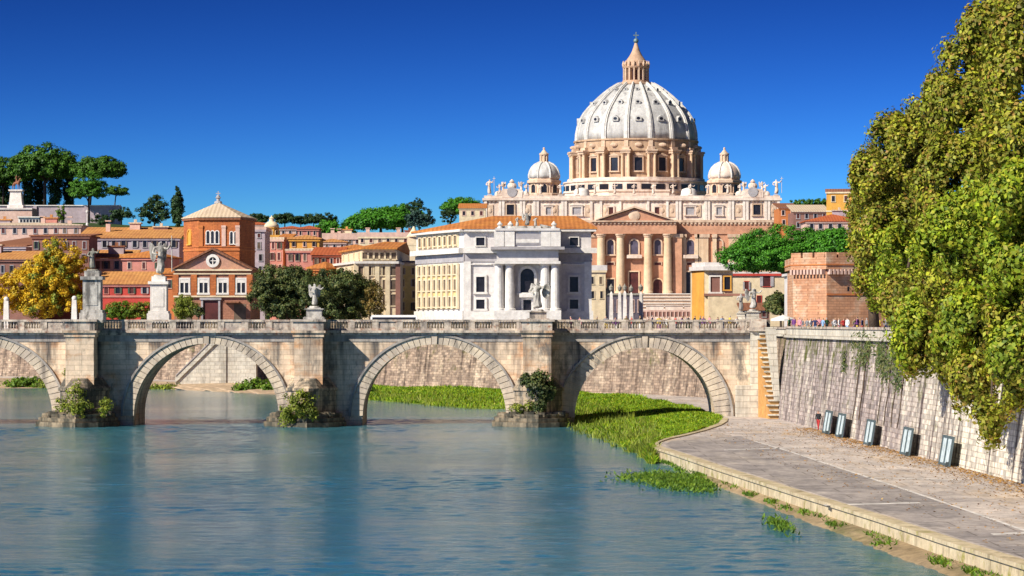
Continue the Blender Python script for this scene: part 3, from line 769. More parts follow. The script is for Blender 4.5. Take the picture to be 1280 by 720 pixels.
# fallen leaves blown against the foot of the wall and over the paving
lp = []
pth, _ = rs(NEAR_WALL, 400)
for i in range(9000):
    k = int(110 + 250 * rg.rand()); q = pth[k]; lp.append((q[0] - 0.15 - abs(rg.normal()) * 1.5 * (0.4 + rg.rand()), q[1] + rg.normal() * 0.4, QZ + 0.02))
for i in range(2500):
    k = int(110 + 270 * rg.rand()); q = pth[k]; lp.append((q[0] - 11 * rg.rand(), q[1] + rg.normal(), QZ + 0.02))
lp = np.array(lp); ln_ = np.tile([[0, 0, 1.0]], (len(lp), 1)) + rg.normal(size=lp.shape) * 0.25; ln_ /= np.linalg.norm(ln_, axis=1)[:, None]
lp = lp[np.array([p[0] > np.interp(p[1], kerb_s[:150, 1], kerb_s[:150, 0]) + 1.2 for p in lp])]
ln_ = ln_[:len(lp)]
o = leaf_mesh('fallen_leaves', lp, ln_, 0.075, leafmat('litter', [(0.36, 0.17, 0.05), (0.45, 0.26, 0.08), (0.22, 0.11, 0.05), (0.5, 0.33, 0.12)], 0.1), seed=4)
tag(o, 'brown fallen leaves scattered on the quay along the foot of the river wall', 'leaves', kind='stuff')
# pale flights of steps set against the far wall, seen through the second arch
def ramp_steps():
    D = 478
    x0, x1 = X(222, D), X(285, D)
    root = thing('river_stairs', 'pale stone river stairs against the wall behind the arch left of the oak', 'stairs', ((x0 + x1) / 2, D, QZ))
    F = Fr(0, D); mb = MB()
    n = 26
    for i in range(n):
        t0 = i / n
        xa = x0 + (x1 - x0) * t0; xb = x0 + (x1 - x0) * (i + 1) / n
        mb.box(F, xa, xb + 0.001, 0, 3.2, QZ - .3, QZ + 7.6 * (i + 1) / n)
    mb.build('steps', M['abut'], root)
    mb = MB(); mb.prism(F, [(x0, QZ), (x0, QZ + 1.0), (x1, QZ + 8.6), (x1, QZ + 7.6)], 3.202, 3.5); mb.build('side_wall', M['abut'], root)
    mb = MB(); mb.prism(F, [(x0 + .1, QZ + 1.05), (x0 + .1, QZ + 1.22), (x1, QZ + 8.82), (x1, QZ + 8.65)], 3.0, 3.62); mb.build('handrail', M['greytrim'], root)
    mb = MB(); mb.prism(F, [(x1, QZ), (x1, QZ + 8.2), (X(322, D), QZ + 8.2), (X(322, D), QZ)], 0, 3.0); mb.build('landing', M['abut'], root)
ramp_steps()
# ------------------------------------------------------------------ the stone bridge
BD = 306.0                                   # distance of the bridge's near face
BW = 9.5                                     # its width
def bx(px): return X(px, BD)
def bz(py): return Z(py, BD)
FB = Fr(0, BD)
ARCH = [(-306, 520, 90, 105), (-24, 520, 90, 105), (258, 520, 91, 104), (543, 520, 90, 104), (806, 522, 88, 108)]
PIERS = [(-165, 1), (105, 1), (388, 1), (671, 1)]
ZC = bz(413)                                 # underside of the parapet
bridge = thing('stone_bridge', 'old stone bridge of wide round arches across the river', 'bridge', (0, BD, 0))

def arch_pts(cx, cy, r, rx=None, n=40, top=None):
    rx = rx or r
    return [(bx(cx) - math.cos(math.pi * i / n) * rx * BD / FP, bz(cy) + math.sin(math.pi * i / n) * (top or r) * BD / FP) for i in range(n + 1)]
# body: the spandrel walls and soffits, one continuous mass
mb = MB()
zt = bz(419)
xl, xr = bx(-440), bx(962)
cols = [(xl, -2.0)]
for (cx, cy, ri, ro) in ARCH:
    pts = arch_pts(cx, cy, ri, n=48)
    cols.append((pts[0][0], -2.0)); cols.append((pts[0][0] + 1e-4, pts[0][1]))
    cols += pts[1:-1]
    cols.append((pts[-1][0] - 1e-4, pts[-1][1])); cols.append((pts[-1][0], -2.0))
cols.append((xr, -2.0))
k = len(cols)
vs = [(x, BD, z) for x, z in cols] + [(x, BD, zt) for x, z in cols] + [(x, BD + BW, z) for x, z in cols] + [(x, BD + BW, zt) for x, z in cols]
fs = []
for i in range(k - 1):
    fs += [(i, i + 1, k + i + 1, k + i), (2 * k + i + 1, 2 * k + i, 3 * k + i, 3 * k + i + 1), (i + 1, i, 2 * k + i, 2 * k + i + 1), (k + i, k + i + 1, 3 * k + i + 1, 3 * k + i)]
fs += [(0, k, 3 * k, 2 * k), (k - 1, 3 * k - 1, 4 * k - 1, 2 * k - 1)]
mb.add(vs, fs)
mb.build('spandrel_wall', M['bridge'], bridge)
# voussoir rings, one per arch, with a raised outer moulding
for (cx, cy, ri, ro) in ARCH:
    n = 41; mb = MB()
    zo = (cy - 420)
    for i in range(n):
        poly = []
        for rx, rz, j in ((ri - .5, ri - .5, 0), (ri - .5, ri - .5, 1), (ro, zo, 1), (ro, zo, 0)):
            a = math.pi * (i + j) / n + (0.004 if j == 0 else -0.004)
            poly.append((bx(cx) - math.cos(a) * rx * BD / FP, bz(cy) + math.sin(a) * rz * BD / FP))
        pr = 0.16 if i != n // 2 else 0.30
        mb.prism(FB, poly, -0.35, pr)
    ring = mb.build('arch_ring', M['arch'], bridge)
    mb = MB(); n = 60
    for i in range(n):
        poly = []
        for d, j in ((0.02, 0), (0.02, 1), (2.6, 1), (2.6, 0)):
            a = math.pi * (i + j) / n
            poly.append((bx(cx) - math.cos(a) * (ro + d) * BD / FP, bz(cy) + math.sin(a) * (zo + d) * BD / FP))
        mb.prism(FB, poly, -0.1, 0.30)
    mb.build('moulding', M['frieze'], ring)
# frieze band, cornice, parapet
PW = 35 * BD / FP / 2                        # half width of a pier pilaster
PROJ = 3.1
def spans():
    e = xl
    for px, _ in PIERS:
        yield e, bx(px) - PW; e = bx(px) + PW
    yield e, xr
mb = MB()
for a, b in spans(): mb.box(FB, a, b, 0.002, 0.07, bz(427), bz(419.2))
mb.build('frieze', M['frieze'], bridge)
mb = MB()
for a, b in spans():
    mb.box(FB, a, b, -BW - 0.3, 0.34, zt + 0.002, bz(416)); mb.box(FB, a, b, -BW - 0.5, 0.62, bz(416) + 0.002, ZC)
cor = mb.build('cornice', M['parapet'], bridge)
# pilasters with projecting bays, cut-waters and footings
for px, _ in PIERS:
    x = bx(px); mb = MB()
    mb.box(FB, x - PW, x + PW, 0.003, PROJ, 0.6, bz(421))
    mb.box(FB, x - PW - 0.14, x + PW + 0.14, 0.004, PROJ + 0.14, bz(421) + .002, bz(416)); mb.box(FB, x - PW - 0.3, x + PW + 0.3, 0.005, PROJ + 0.32, bz(416) + .002, ZC - 0.01)
    pier = mb.build('pier', M['bridge'], bridge)
    # cut-water: pointed prow with a sloping cap
    wl, wr = 2.2, 2.5; zt2 = bz(488)
    def prow(g, ap): return [(x - wl - g, BD - 0.004), (x - wl - g, BD - 1.2), (x - 0.9, BD - ap * 0.88), (x + 0.15, BD - ap), (x + 1.0, BD - ap * 0.88), (x + wr + g, BD - 1.0), (x + wr + g, BD - 0.004)]
    mb = MB(); mb.vprism(prow(0, 5.0), 0.5, zt2); mb.vprism(prow(0.18, 5.25), zt2 + 0.002, zt2 + 0.3)
    mb.vprism(prow(0.05, 5.0), zt2 + 0.302, zt2 + 1.25, 0, [(x - PW - .5, BD - .004), (x - PW - .5, BD - 1.0), (x - .7, BD - 3.3), (x, BD - 3.5), (x + .7, BD - 3.3), (x + PW + .5, BD - 1.0), (x + PW + .5, BD - .004)])
    mb.build('cutwater', M['pier'], pier)
    # footing: broad low platform with an uneven edge
    rg_ = random.Random(int(px) + 900)
    fl = 4.35; fr = 3.55
    pl = [(x - fl, BD + 1.5), (x - fl - .1, BD - 2.2), (x - fl * .55, BD - 5.2), (x + 0.1, BD - 7.0), (x + fr * .6, BD - 5.6), (x + fr, BD - 2.4), (x + fr, BD + 1.5)]
    mb = MB(); mb.vprism(pl, -2, 0.45); mb.vprism([(a + (x - a) * .05, b + .25) for a, b in pl], 0.452, 0.85); mb.vprism([(a + (x - a) * .12, b + .6) for a, b in pl], 0.852, 1.25)
    for i in range(14):
        a = rg_.uniform(-1, 1); u = x + a * 3.4; d = BD - 5.6 + abs(a) * 3.2 + rg_.uniform(-.5, .6)
        s_ = rg_.uniform(.2, .5); mb.vprism([(u - s_, d - s_), (u + s_, d - s_ * .8), (u + s_ * 1.1, d + s_), (u - s_ * .9, d + s_ * .8)], 1.0, 1.25 + s_ * .5)
    mb.build('footing', M['footing'], pier)
# parapet: posts, balusters, coping
mb = MB(); PT = bz(399.5)
posts = []
def para_run(a, b, n_, F, posts):
    L = b - a; k = max(1, round(L / 2.35)); st = L / k
    for i in range(k + 1):
        posts.append((F, a + i * st, n_))
    for i in range(k):
        u0 = a + i * st + 0.34; u1 = a + (i + 1) * st - 0.34
        kind = rnd.random()
        mb.box(F, u0, u1, n_ - 0.30, n_ - 0.004, ZC, ZC + 0.2)
        if kind < 0.14:
            mb.box(F, u0 + .001, u1 - .001, n_ - 0.24, n_ - 0.05, ZC + 0.2, PT - 0.2)
        else:
            c = 6
            for j in range(c):
                u = u0 + (j + 0.5) * (u1 - u0) / c
                z0, z1 = ZC + 0.2, PT - 0.2; h = z1 - z0
                mb.lathe(F.p(u, n_ - .15, 0)[0], F.p(u, n_ - .15, 0)[1], [(.06, z0), (.06, z0 + .08 * h), (.10, z0 + .3 * h), (.05, z0 + .62 * h), (.075, z0 + .9 * h), (.075, z1)], 6)
rnd = random.Random(11)
runs = list(spans())
for a, b in runs:
    mb = MB(); para_run(a + .3, b - .3, 0.30, FB, posts); mb.build('balustrade', M['parapet'], bridge)
mb = MB()
for a, b in runs: mb.box(FB, a, b, -0.06, 0.38, PT - 0.2, PT)
for px, _ in PIERS:
    x = bx(px)
    mb.box(FB, x - PW - .34, x + PW + .34, 0.385, PROJ + .38, PT - .2, PT + .02)
mb.box(Fr(0, BD + BW), xl, xr, -.2, .2, PT - .25, PT - .05)
mb.build('coping', M['parapet'], bridge)
shown = [q for q in posts if bx(-60) < q[1] < bx(970)]
for F, u, n_ in shown:
    mb = MB(); mb.box(F, u - .33, u + .33, n_ - .34, n_ + .03, ZC + .001, PT - .202); mb.build('parapet_post', M['parapet'], bridge)
for px, _ in PIERS:
    x = bx(px); mb = MB(); mb.box(FB, x - PW - .1, x + PW + .1, .3, PROJ + .2, ZC, PT - .201); mb.build('bay_wall', M['parapet'], bridge)
mb = MB(); mb.box(Fr(0, BD + BW), xl, xr, -.1, .1, ZC, PT - .25); mb.build('rear_parapet', M['footing'], bridge)  # footing stone reused: its dark tone paints shade behind the balusters
mb = MB(); mb.box(FB, xl, xr, -BW + .2, -.1, ZC - .3, STREET + .15); mb.build('roadway', M['street'], bridge)

# abutment block between the last arch and the river wall, and the narrow stair beside it
def abutment():
    D = 303.5; F = Fr(0, D)
    x0, x1 = X(925, D), X(957, D)
    r = thing('bridge_abutment', 'pale stone abutment at the right end of the bridge', 'abutment', ((x0 + x1) / 2, D, QZ))
    mb = MB(); mb.box(F, x0 - .3, x1 + .1, -14, 0, QZ - 1, Z(482, D)); mb.build('base', M['abut'], r)
    mb = MB(); mb.box(F, X(940, D), x1, -14, -.3, Z(482, D) + .002, Z(414, D)); mb.build('shaft', M['abut'], r)
    mb = MB(); mb.box(F, X(938, D), x1 + .2, -14, .1, Z(414, D) + .002, Z(409, D)); mb.box(F, X(939, D), x1 + .1, -14, -.1, Z(409, D) + .002, Z(399, D)); mb.build('cap', M['parapet'], r)
abutment()
def wall_stair():
    r = thing('wall_staircase', 'steep narrow orange stone staircase between the abutment and the river wall', 'staircase', (X(964, 300), 300, QZ))
    mb = MB(); n = 19
    for i in range(n):
        t0 = i / n
        D0 = 297.5 + 7.0 * t0; z1 = QZ + (8.7) * (i + 1) / n
        xa = X(964.5 - 8.5 * t0, 300); wob = 0.16 if i % 2 else -0.05
        mb.box(Fr(0, D0), xa - .42 + wob, xa + .62 + wob, -12 - i * .01, 0, QZ - .5 + i * 0.003, z1 - .15)
        tb = MB() if i == 0 else tb
        tb.box(Fr(0, D0), xa - .5 + wob, xa + .66 + wob, -.5, .22, z1 - .149, z1)
    mb.build('risers', M['orange_stone'], r); tb.build('treads', M['abut'], r)
    mb = MB(); mb.prism(Fr(0, 299), [(X(969, 299), QZ - .4), (X(976.5, 299), QZ - .4), (X(969.5, 299), Z(409, 299)), (X(961, 299), Z(409, 299))], -8, 0.2); mb.build('side_wall', M['abut'], r)
wall_stair()

# ------------------------------------------------------------------ figures: skinned bodies
def skin_mesh(verts, edges, radii, sub=1):
    me = bpy.data.meshes.new('skin_source'); me.from_pydata(verts, edges, [])
    o = bpy.data.objects.new('skin_source', me); COL.objects.link(o)
    md = o.modifiers.new('skin', 'SKIN')
    if not me.skin_vertices: 
        bpy.context.view_layer.objects.active = o; 
    lay = me.skin_vertices[0].data
    for i, r_ in enumerate(radii):
        lay[i].radius = r_ if isinstance(r_, tuple) else (r_, r_)
        lay[i].use_root = (i == 0)
    s_ = o.modifiers.new('sub', 'SUBSURF'); s_.levels = sub; s_.render_levels = sub
    dg = bpy.context.evaluated_depsgraph_get()
    ev = o.evaluated_get(dg); m2 = bpy.data.meshes.new_from_object(ev)
    V = [tuple(v.co) for v in m2.vertices]; Fc = [tuple(p.vertices) for p in m2.polygons]
    bpy.data.objects.remove(o, do_unlink=True); bpy.data.meshes.remove(me); bpy.data.meshes.remove(m2)
    return V, Fc

def person_mesh(pose):
    """Adult 1.72 m, one continuous body; slots: skin, hair, shirt, trousers, shoes."""
    a, s_ = pose                                        # arm spread / stride
    v = [(0, 0, .92), (0, 0, 1.15), (0, 0, 1.38), (0, -.01, 1.47), (0, -.02, 1.56), (0, -.02, 1.665)]
    r_ = [(.155, .11), (.145, .105), (.17, .105), .055, (.078, .095), (.07, .085)]
    e = [(0, 1), (1, 2), (2, 3), (3, 4), (4, 5)]
    for sx in (-1, 1):
        b = len(v); f = s_ * sx
        v += [(sx * .095, 0, .84), (sx * .10, -f * .5 - .02, .48), (sx * .105, -f, .09), (sx * .11, -f - .13, .04)]
        r_ += [.098, .068, .046, .04]; e += [(0, b), (b, b + 1), (b + 1, b + 2), (b + 2, b + 3)]
        b = len(v)
        v += [(sx * .19, 0, 1.38), (sx * (.23 + a * .3), .02, 1.12), (sx * (.20 + a * .1), -.05 - a * .5, .90 + a * .25), (sx * (.17 + a * .02), -.09 - a * .65, .83 + a * .3)]
        r_ += [.062, .046, .034, .038]; e += [(2, b), (b, b + 1), (b + 1, b + 2), (b + 2, b + 3)]
    V, Fc = skin_mesh(v, e, r_, 1)
    me = bpy.data.meshes.new('person'); me.from_pydata(V, [], Fc)
    mi = []
    for f in Fc:
        c = np.mean([V[i] for i in f], axis=0)
        if c[2] > 1.60 or (c[2] > 1.52 and c[1] > .0): q = 1
        elif c[2] > 1.44: q = 0
        elif abs(c[0]) > .17 and c[2] < .93: q = 0
        elif c[2] > .90: q = 2
        elif c[2] > .08: q = 3
        else: q = 4
        mi.append(q)
    for i in range(5): me.materials.append(None)
    me.polygons.foreach_set('material_index', mi); me.polygons.foreach_set('use_smooth', [True] * len(mi)); me.update()
    return me
PM = [person_mesh((0, .10)), person_mesh((.45, .02)), person_mesh((.1, .22))]
CL = {'navy': (.02, .03, .10), 'white': (.72, .70, .68), 'red': (.42, .03, .03), 'black': (.015, .015, .018), 'grey': (.22, .22, .23), 'pale blue': (.25, .40, .62), 'pink': (.62, .26, .30), 'khaki': (.28, .22, .12), 'green': (.06, .16, .06), 'yellow': (.62, .44, .06), 'purple': (.16, .05, .20)}
CM = {k_: plain('cloth_' + k_.replace(' ', '_'), c, .85, .1) for k_, c in CL.items()}
SKIN = plain('skin', (.52, .29, .20), .6, .05); HAIRS = {'dark': plain('dark_hair', (.02, .014, .01), .6), 'fair': plain('fair_hair', (.34, .22, .10), .6), 'grey': plain('grey_hair', (.36, .35, .34), .6)}
def person(loc, label, shirt, trs, hair='dark', pose=0, rz=0.0, group=None, h=1.0):
    o = bpy.data.objects.new('person', PM[pose]); COL.objects.link(o)
    for i, m_ in enumerate((SKIN, HAIRS[hair], CM[shirt], CM[trs], CM['black'])):
        o.material_slots[i].link = 'OBJECT'; o.material_slots[i].material = m_
    o.location = loc; o.rotation_euler = (0, 0, rz); o.scale = (h, h, h)
    return tag(o, label, 'person', group)

def figure_data(kind):
    """A robed stone figure about 1 high: one skinned body, plus wings or a staff."""
    rg_ = random.Random(kind)
    tw = rg_.uniform(-.05, .05); arm = rg_.choice([(.2, -.12, .74, .26, -.2, .88), (.17, -.14, .55, .1, -.2, .62), (.24, -.02, .70, .34, -.08, .80)])
    v = [(0, 0, .50), (tw, 0, .30), (0, 0, .03), (tw, -.01, .66), (0, -.01, .78), (0, -.015, .835), (.01, -.03, .895), (.015, -.03, .945)]
    r_ = [(.105, .085), (.13, .105), (.155, .125), (.10, .075), (.10, .065), .035, (.046, .055), (.042, .05)]
    e = [(0, 1), (1, 2), (0, 3), (3, 4), (4, 5), (5, 6), (6, 7)]
    b = len(v); v += [(.125, -.01, .775), (arm[0], arm[1], arm[2]), (arm[3], arm[4], arm[5])]; r_ += [.04, .034, .026]; e += [(4, b), (b, b + 1), (b + 1, b + 2)]
    b = len(v); v += [(-.125, -.01, .775), (-.18, -.06, .62), (-.06, -.16, .58)]; r_ += [.04, .034, .026]; e += [(4, b), (b, b + 1), (b + 1, b + 2)]
    return skin_mesh(v, e, r_, 1)
FIG = [figure_data(k_) for k_ in (1, 2, 5)]
def put_figure(mb, c, h, kind=0, wings=False, staff=False, rz=0.0, mi=0, wide=1.0):
    V, Fc = FIG[kind % 3]; ca, sa = math.cos(rz), math.sin(rz); rg_ = random.Random(kind + 7)
    def tr(p):
        x, y, z = p
        fold = 1 + (0.10 * math.sin(9 * math.atan2(y, x) + z * 6) if z < .6 else 0)
        x *= fold * wide; y *= fold * wide
        return (c[0] + h * (x * ca - y * sa), c[1] + h * (x * sa + y * ca), c[2] + h * z)
    mb.add([tr(p) for p in V], Fc, mi)
    if wings:
        for s_ in (-1, 1):
            pr = [(s_ * .05, .60), (s_ * .08, .78), (s_ * .15, .90), (s_ * .21, .92), (s_ * .235, .80), (s_ * .22, .64), (s_ * .19, .48), (s_ * .14, .36), (s_ * .08, .46)]
            vv = [tr((x, .08 + .18 * abs(x), z)) for x, z in pr] + [tr((x, .13 + .2 * abs(x), z)) for x, z in pr]; k_ = len(pr)
            mb.add(vv, [tuple(range(k_)), tuple(range(2 * k_ - 1, k_ - 1, -1))] + [(i, (i + 1) % k_, (i + 1) % k_ + k_, i + k_) for i in range(k_)], mi)
    if staff:
        mb.tube([tr((.30, -.14, .1)), tr((.30, -.14, 1.12))], .014 * h, 6, mi); mb.tube([tr((.22, -.14, 1.0)), tr((.38, -.14, 1.0))], .014 * h, 6, mi)
    return mb

def stone_statue(label, px, ytop, yfig, ybase, wpx, D, kind, wings, mat_f, mat_p, tall=False, wide=1.0, staff=False, group='statues on pedestals along the bridge', rz=0.0):
    x = X(px, D); w = wpx * D / FP / 2; z0, z1, z2 = Z(ybase, D), Z(yfig, D), Z(ytop, D); F = Fr(x, D)
    t = thing('stone_statue', label, 'statue', (x, D, z0), group)
    mb = MB(); H = z1 - z0
    mb.box(F, -w * 1.2, w * 1.2, -w * 1.2, w * 1.2, z0 - .5, z0 + H * .10)
    mb.box(F, -w * 1.08, w * 1.08, -w * 1.08, w * 1.08, z0 + H * .10 + .002, z0 + H * .16)
    mb.box(F, -w * .88, w * .88, -w * .88, w * .88, z0 + H * .16 + .002, z0 + H * .80)
    if tall: mb.box(F, -w * .6, w * .6, -w * .88 , w * .93, z0 + H * .26, z0 + H * .70)
    mb.box(F, -w * 1.1, w * 1.1, -w * 1.1, w * 1.1, z0 + H * .80 + .002, z0 + H * .87)
    mb.box(F, -w * .75, w * .75, -w * .75, w * .75, z0 + H * .87 + .002, z1 - .04)
    mb.build('pedestal', mat_p, t)
    mb = MB(); mb.lathe(x, D, [(w * .62, z1 - .04), (w * .6, z1 + .05), (w * .5, z1 + .12)], 10)
    put_figure(mb, (x, D, z1 + .08), (z2 - z1) / (1.03 if not wings else 1.0), kind, wings, staff, rz, 0, wide)
    mb.build('figure', mat_f, t, smooth=False)
    return t
stone_statue('dark weathered robed figure on a tall carved pedestal beside the yellow tree', 116, 309, 338, 397, 25, BD - 1.3, 0, False, M['bronze'], M['statue'], True, 1.25)
stone_statue('winged figure on a tall plain pedestal left of the brick church', 199, 301, 345, 397, 23, BD + 7.2, 1, True, M['statue'], M['white2'], True, 1.1, True, rz=.3)
stone_statue('pale winged figure in front of the dark oak', 393, 354, 384, 398, 22, BD - 1.4, 2, True, M['statue'], M['statue'], False, 1.15)
stone_statue('pale winged figure in front of the white arched facade', 672.5, 352, 388, 399.5, 24, BD - 1.4, 0, True, M['statue'], M['parapet'], False, 1.6, rz=-.4)
stone_statue('pale winged figure left of the dark shrub near the brick bastion', 941, 360, 388, 400, 17, BD + 2.0, 1, True, M['statue'], M['abut'], False, 1.25, rz=.5)
stone_statue('thin pale robed figure beyond the bridge, left of the one by the brick bastion', 926, 366, 390, 400, 11, BD + 8.4, 2, False, M['statue'], M['abut'], False, 1.2)
for i, (px, yt, lab) in enumerate(((8, 372, 'small white stone post at the left edge of the photo, by the yellow tree'), (93, 371, 'small white stone post between the yellow tree and the carved pedestal'))):
    D = BD + 8.6; x = X(px, D); w = .32
    t = thing('stone_post', lab, 'post', (x, D, STREET), 'white stone posts by the bridge')
    mb = MB(); mb.box(Fr(x, D), -w * 1.4, w * 1.4, -w * 1.4, w * 1.4, STREET, STREET + .5); mb.build('base', M['white2'], t)
    mb = MB(); mb.vprism([(x - w, D - w), (x + w, D - w), (x + w, D + w), (x - w, D + w)], STREET + .5, Z(yt + 4, D), 0, [(x - w * .7, D - w * .7), (x + w * .7, D - w * .7), (x + w * .7, D + w * .7), (x - w * .7, D + w * .7)]); mb.build('shaft', M['white2'], t)
    mb = MB(); mb.ball((x, D, Z(yt + 2, D)), .27); mb.build('finial', M['white2'], t, smooth=True)

# shrubs growing on the piers
def shrub(label, lobes, mat, n_cl, per, cr, leaf, seed, base, name='shrub', group=None, cat='shrub', inner=.8):
    t = thing(name, label, cat, base, group)
    mb = MB()
    for i, (c, r) in enumerate(lobes):
        b = Vector(base); c = Vector(c)
        mb.tube([b + Vector((.1 * i, 0, 0)), b.lerp(c, .5) + Vector((0, 0, .15)), c], [.09, .06, .02], 5)
    mb.build('stem', M['bark'], t)
    P, Nn = crown_pts(lobes, n_cl, per, cr, seed, inner)
    leaf_mesh('foliage', P, Nn, leaf, mat, t, seed=seed)
    return t
def lob(px, py, rx, ry, D, depth=None):
    s_ = D / FP
    return ((X(px, D), D, Z(py, D)), (rx * s_, (depth or rx) * s_, ry * s_))
shrub('leafy green bush growing out of the pier left of the rightmost arch', [lob(674, 481, 17, 16, BD - 5.0), lob(664, 476, 11, 10, BD - 5.0), lob(684, 492, 10, 11, BD - 4.6), lob(676, 505, 8, 12, BD - 5)], M['oak'], 110, 60, .5, .13, 3, (X(675, BD - 5), BD - 4.6, Z(512, BD - 5)))
shrub('yellow-green bush at the foot of the pier below the pale figure by the oak', [lob(368, 508, 17, 17, BD - 6.2), lob(358, 520, 12, 11, BD - 6), lob(382, 500, 12, 12, BD - 5.5), lob(388, 516, 10, 10, BD - 6)], M['weed'], 80, 36, .5, .12, 4, (X(370, BD - 6), BD - 5.5, 1.0))
shrub('sprawling weeds at the foot of the pier below the carved pedestal', [lob(82, 508, 14, 14, BD - 5.6), lob(94, 492, 10, 14, BD - 5.2), lob(130, 508, 10, 12, BD - 5.8), lob(100, 510, 14, 10, BD - 6)], M['weed'], 75, 30, .45, .11, 6, (X(95, BD - 6), BD - 5.3, 1.0))
shrub('pale dry creeper on the left flank of the pier below the carved pedestal', [lob(88, 470, 8, 20, BD - .6, 3), lob(98, 455, 5, 16, BD - .5, 3)], M['weed'], 26, 26, .4, .10, 16, (X(90, BD - .5), BD - .5, 2.2))
shrub('low green weed tuft on the footing edge below the leafy pier bush', [lob(648, 510, 12, 5, BD - 4.5), lob(660, 508, 8, 6, BD - 5)], M['weed'], 22, 30, .35, .1, 7, (X(650, BD - 5), BD - 4.6, 1.15))
# bushes along the far bank, seen through the arches
for px, py, rx, ry, D, mt, lab, sd in ((318, 484, 30, 10, 452, 'bush', 'broad green bush on the far bank under the arch left of the oak', 21), (345, 485, 14, 9, 448, 'bush', 'small green bush on the far bank touching the broad one', 22), (28, 480, 26, 8, 482, 'bush', 'low green bush on the far bank under the leftmost arch', 23), (60, 481, 13, 7, 480, 'weed', 'yellowish bush on the far bank under the leftmost arch', 24), (200, 486, 30, 4, 472, 'weed', 'strip of low weeds on the far bank left of the river stairs', 25), (455, 492, 14, 7, 420, 'bush', 'dark green bush at the left end of the grassy bank', 26)):
    shrub(lab, [lob(px - rx * .45, py + 1, rx * .55, ry * .8, D), lob(px + rx * .35, py, rx * .65, ry, D), lob(px, py - ry * .3, rx * .5, ry * .7, D)], M[mt], 70, 40, .6, .18, sd, (X(px, D), D, max(.3, Z(py + ry, D))), group='bushes on the far river bank')
# ------------------------------------------------------------------ windows and houses
M['shut_green'] = plain('green_shutter', (0.05, 0.085, 0.055), 0.7, 0.3, 0.8)
def window(parent, F, u, z0, z1, w, n=0.0, frame=None, pane=None, fw=0.18, proud=0.14, arch=False, head=False, sill=True, bars=True, name='window', shutters=None):
    """Stone surround standing proud of the wall, with the pane set behind it."""
    frame = frame or M['white2']; pane = pane or M['glass']
    mb = MB(); h = w / 2
    if arch:
        zc = z1 - h; k = 12
        for i in range(k):
            a0, a1 = math.pi * i / k, math.pi * (i + 1) / k
            mb.prism(F, [(u + math.cos(a0) * h, zc + math.sin(a0) * h), (u + math.cos(a0) * (h + fw), zc + math.sin(a0) * (h + fw)), (u + math.cos(a1) * (h + fw), zc + math.sin(a1) * (h + fw)), (u + math.cos(a1) * h, zc + math.sin(a1) * h)], n + .002, n + proud)
        mb.box(F, u - h - fw, u - h, n + .002, n + proud, z0, zc); mb.box(F, u + h, u + h + fw, n + .002, n + proud, z0, zc)
    else:
        mb.box(F, u - h - fw, u - h, n + .002, n + proud, z0, z1); mb.box(F, u + h, u + h + fw, n + .002, n + proud, z0, z1)
        mb.box(F, u - h - fw, u + h + fw, n + .002, n + proud, z1 + .001, z1 + fw)
    if head: mb.prism(F, [(u - h - fw * 2, z1 + fw * 1.2), (u + h + fw * 2, z1 + fw * 1.2), (u, z1 + fw * 1.2 + w * .38)], n + .002, n + proud * 1.6)
    if sill: mb.box(F, u - h - fw * 1.4, u + h + fw * 1.4, n + .002, n + proud * 1.5, z0 - fw, z0 - .001)
    o = mb.build(name, frame, parent)
    if shutters:
        for s_ in (-1, 1):
            mb = MB(); mb.box(F, u + s_ * h - (w * .46 if s_ < 0 else -.02), u + s_ * h + (w * .46 if s_ > 0 else -.02), n + proud + .003, n + proud + .06, z0, z1 - .03); mb.build('shutter', shutters, o)
    mb = MB()
    if arch:
        zc = z1 - h
        mb.prism(F, [(u - h, z0), (u + h, z0)] + [(u + math.cos(math.pi * i / 12) * h, zc + math.sin(math.pi * i / 12) * h) for i in range(13)], n + .003, n + .03)
    else: mb.box(F, u - h, u + h, n + .003, n + .03, z0, z1 - .001)
    p = mb.build('pane', pane, o)
    return o

def roof_hip(F, u0, u1, d, z0, z1, over=.5, inset=None):
    """Hip roof over u0..u1 and depth d behind the wall."""
    mb = MB(); a, b, f, r = u0 - over, u1 + over, over, -d - over
    ins = min((b - a) / 2 * .98, inset if inset is not None else (d / 2 + over))
    mid = -d / 2; t = 0.22
    P = [F.p(a, f, z0), F.p(b, f, z0), F.p(b, r, z0), F.p(a, r, z0), F.p(a, f, z0 + t), F.p(b, f, z0 + t), F.p(b, r, z0 + t), F.p(a, r, z0 + t), F.p(a + ins, mid, z1), F.p(b - ins, mid, z1)]
    mb.add(P, [(0, 3, 2, 1), (0, 1, 5, 4), (1, 2, 6, 5), (2, 3, 7, 6), (3, 0, 4, 7), (4, 5, 9, 8), (6, 7, 8, 9), (5, 6, 9), (7, 4, 8)])
    return mb
def roof_gable(F, u0, u1, d, z0, z1, over=.5):
    return roof_hip(F, u0, u1, d, z0, z1, over, inset=0.01)
def roof_shed(F, u0, u1, d, z0, z1, over=.5):
    mb = MB(); a, b = u0 - over, u1 + over; t = .25
    P = [F.p(a, over, z0), F.p(b, over, z0), F.p(b, -d, z1), F.p(a, -d, z1), F.p(a, over, z0 + t), F.p(b, over, z0 + t), F.p(b, -d, z1 + t), F.p(a, -d, z1 + t)]
    mb.add(P, [(0, 3, 2, 1), (4, 5, 6, 7), (0, 1, 5, 4), (1, 2, 6, 5), (2, 3, 7, 6), (3, 0, 4, 7)]); return mb

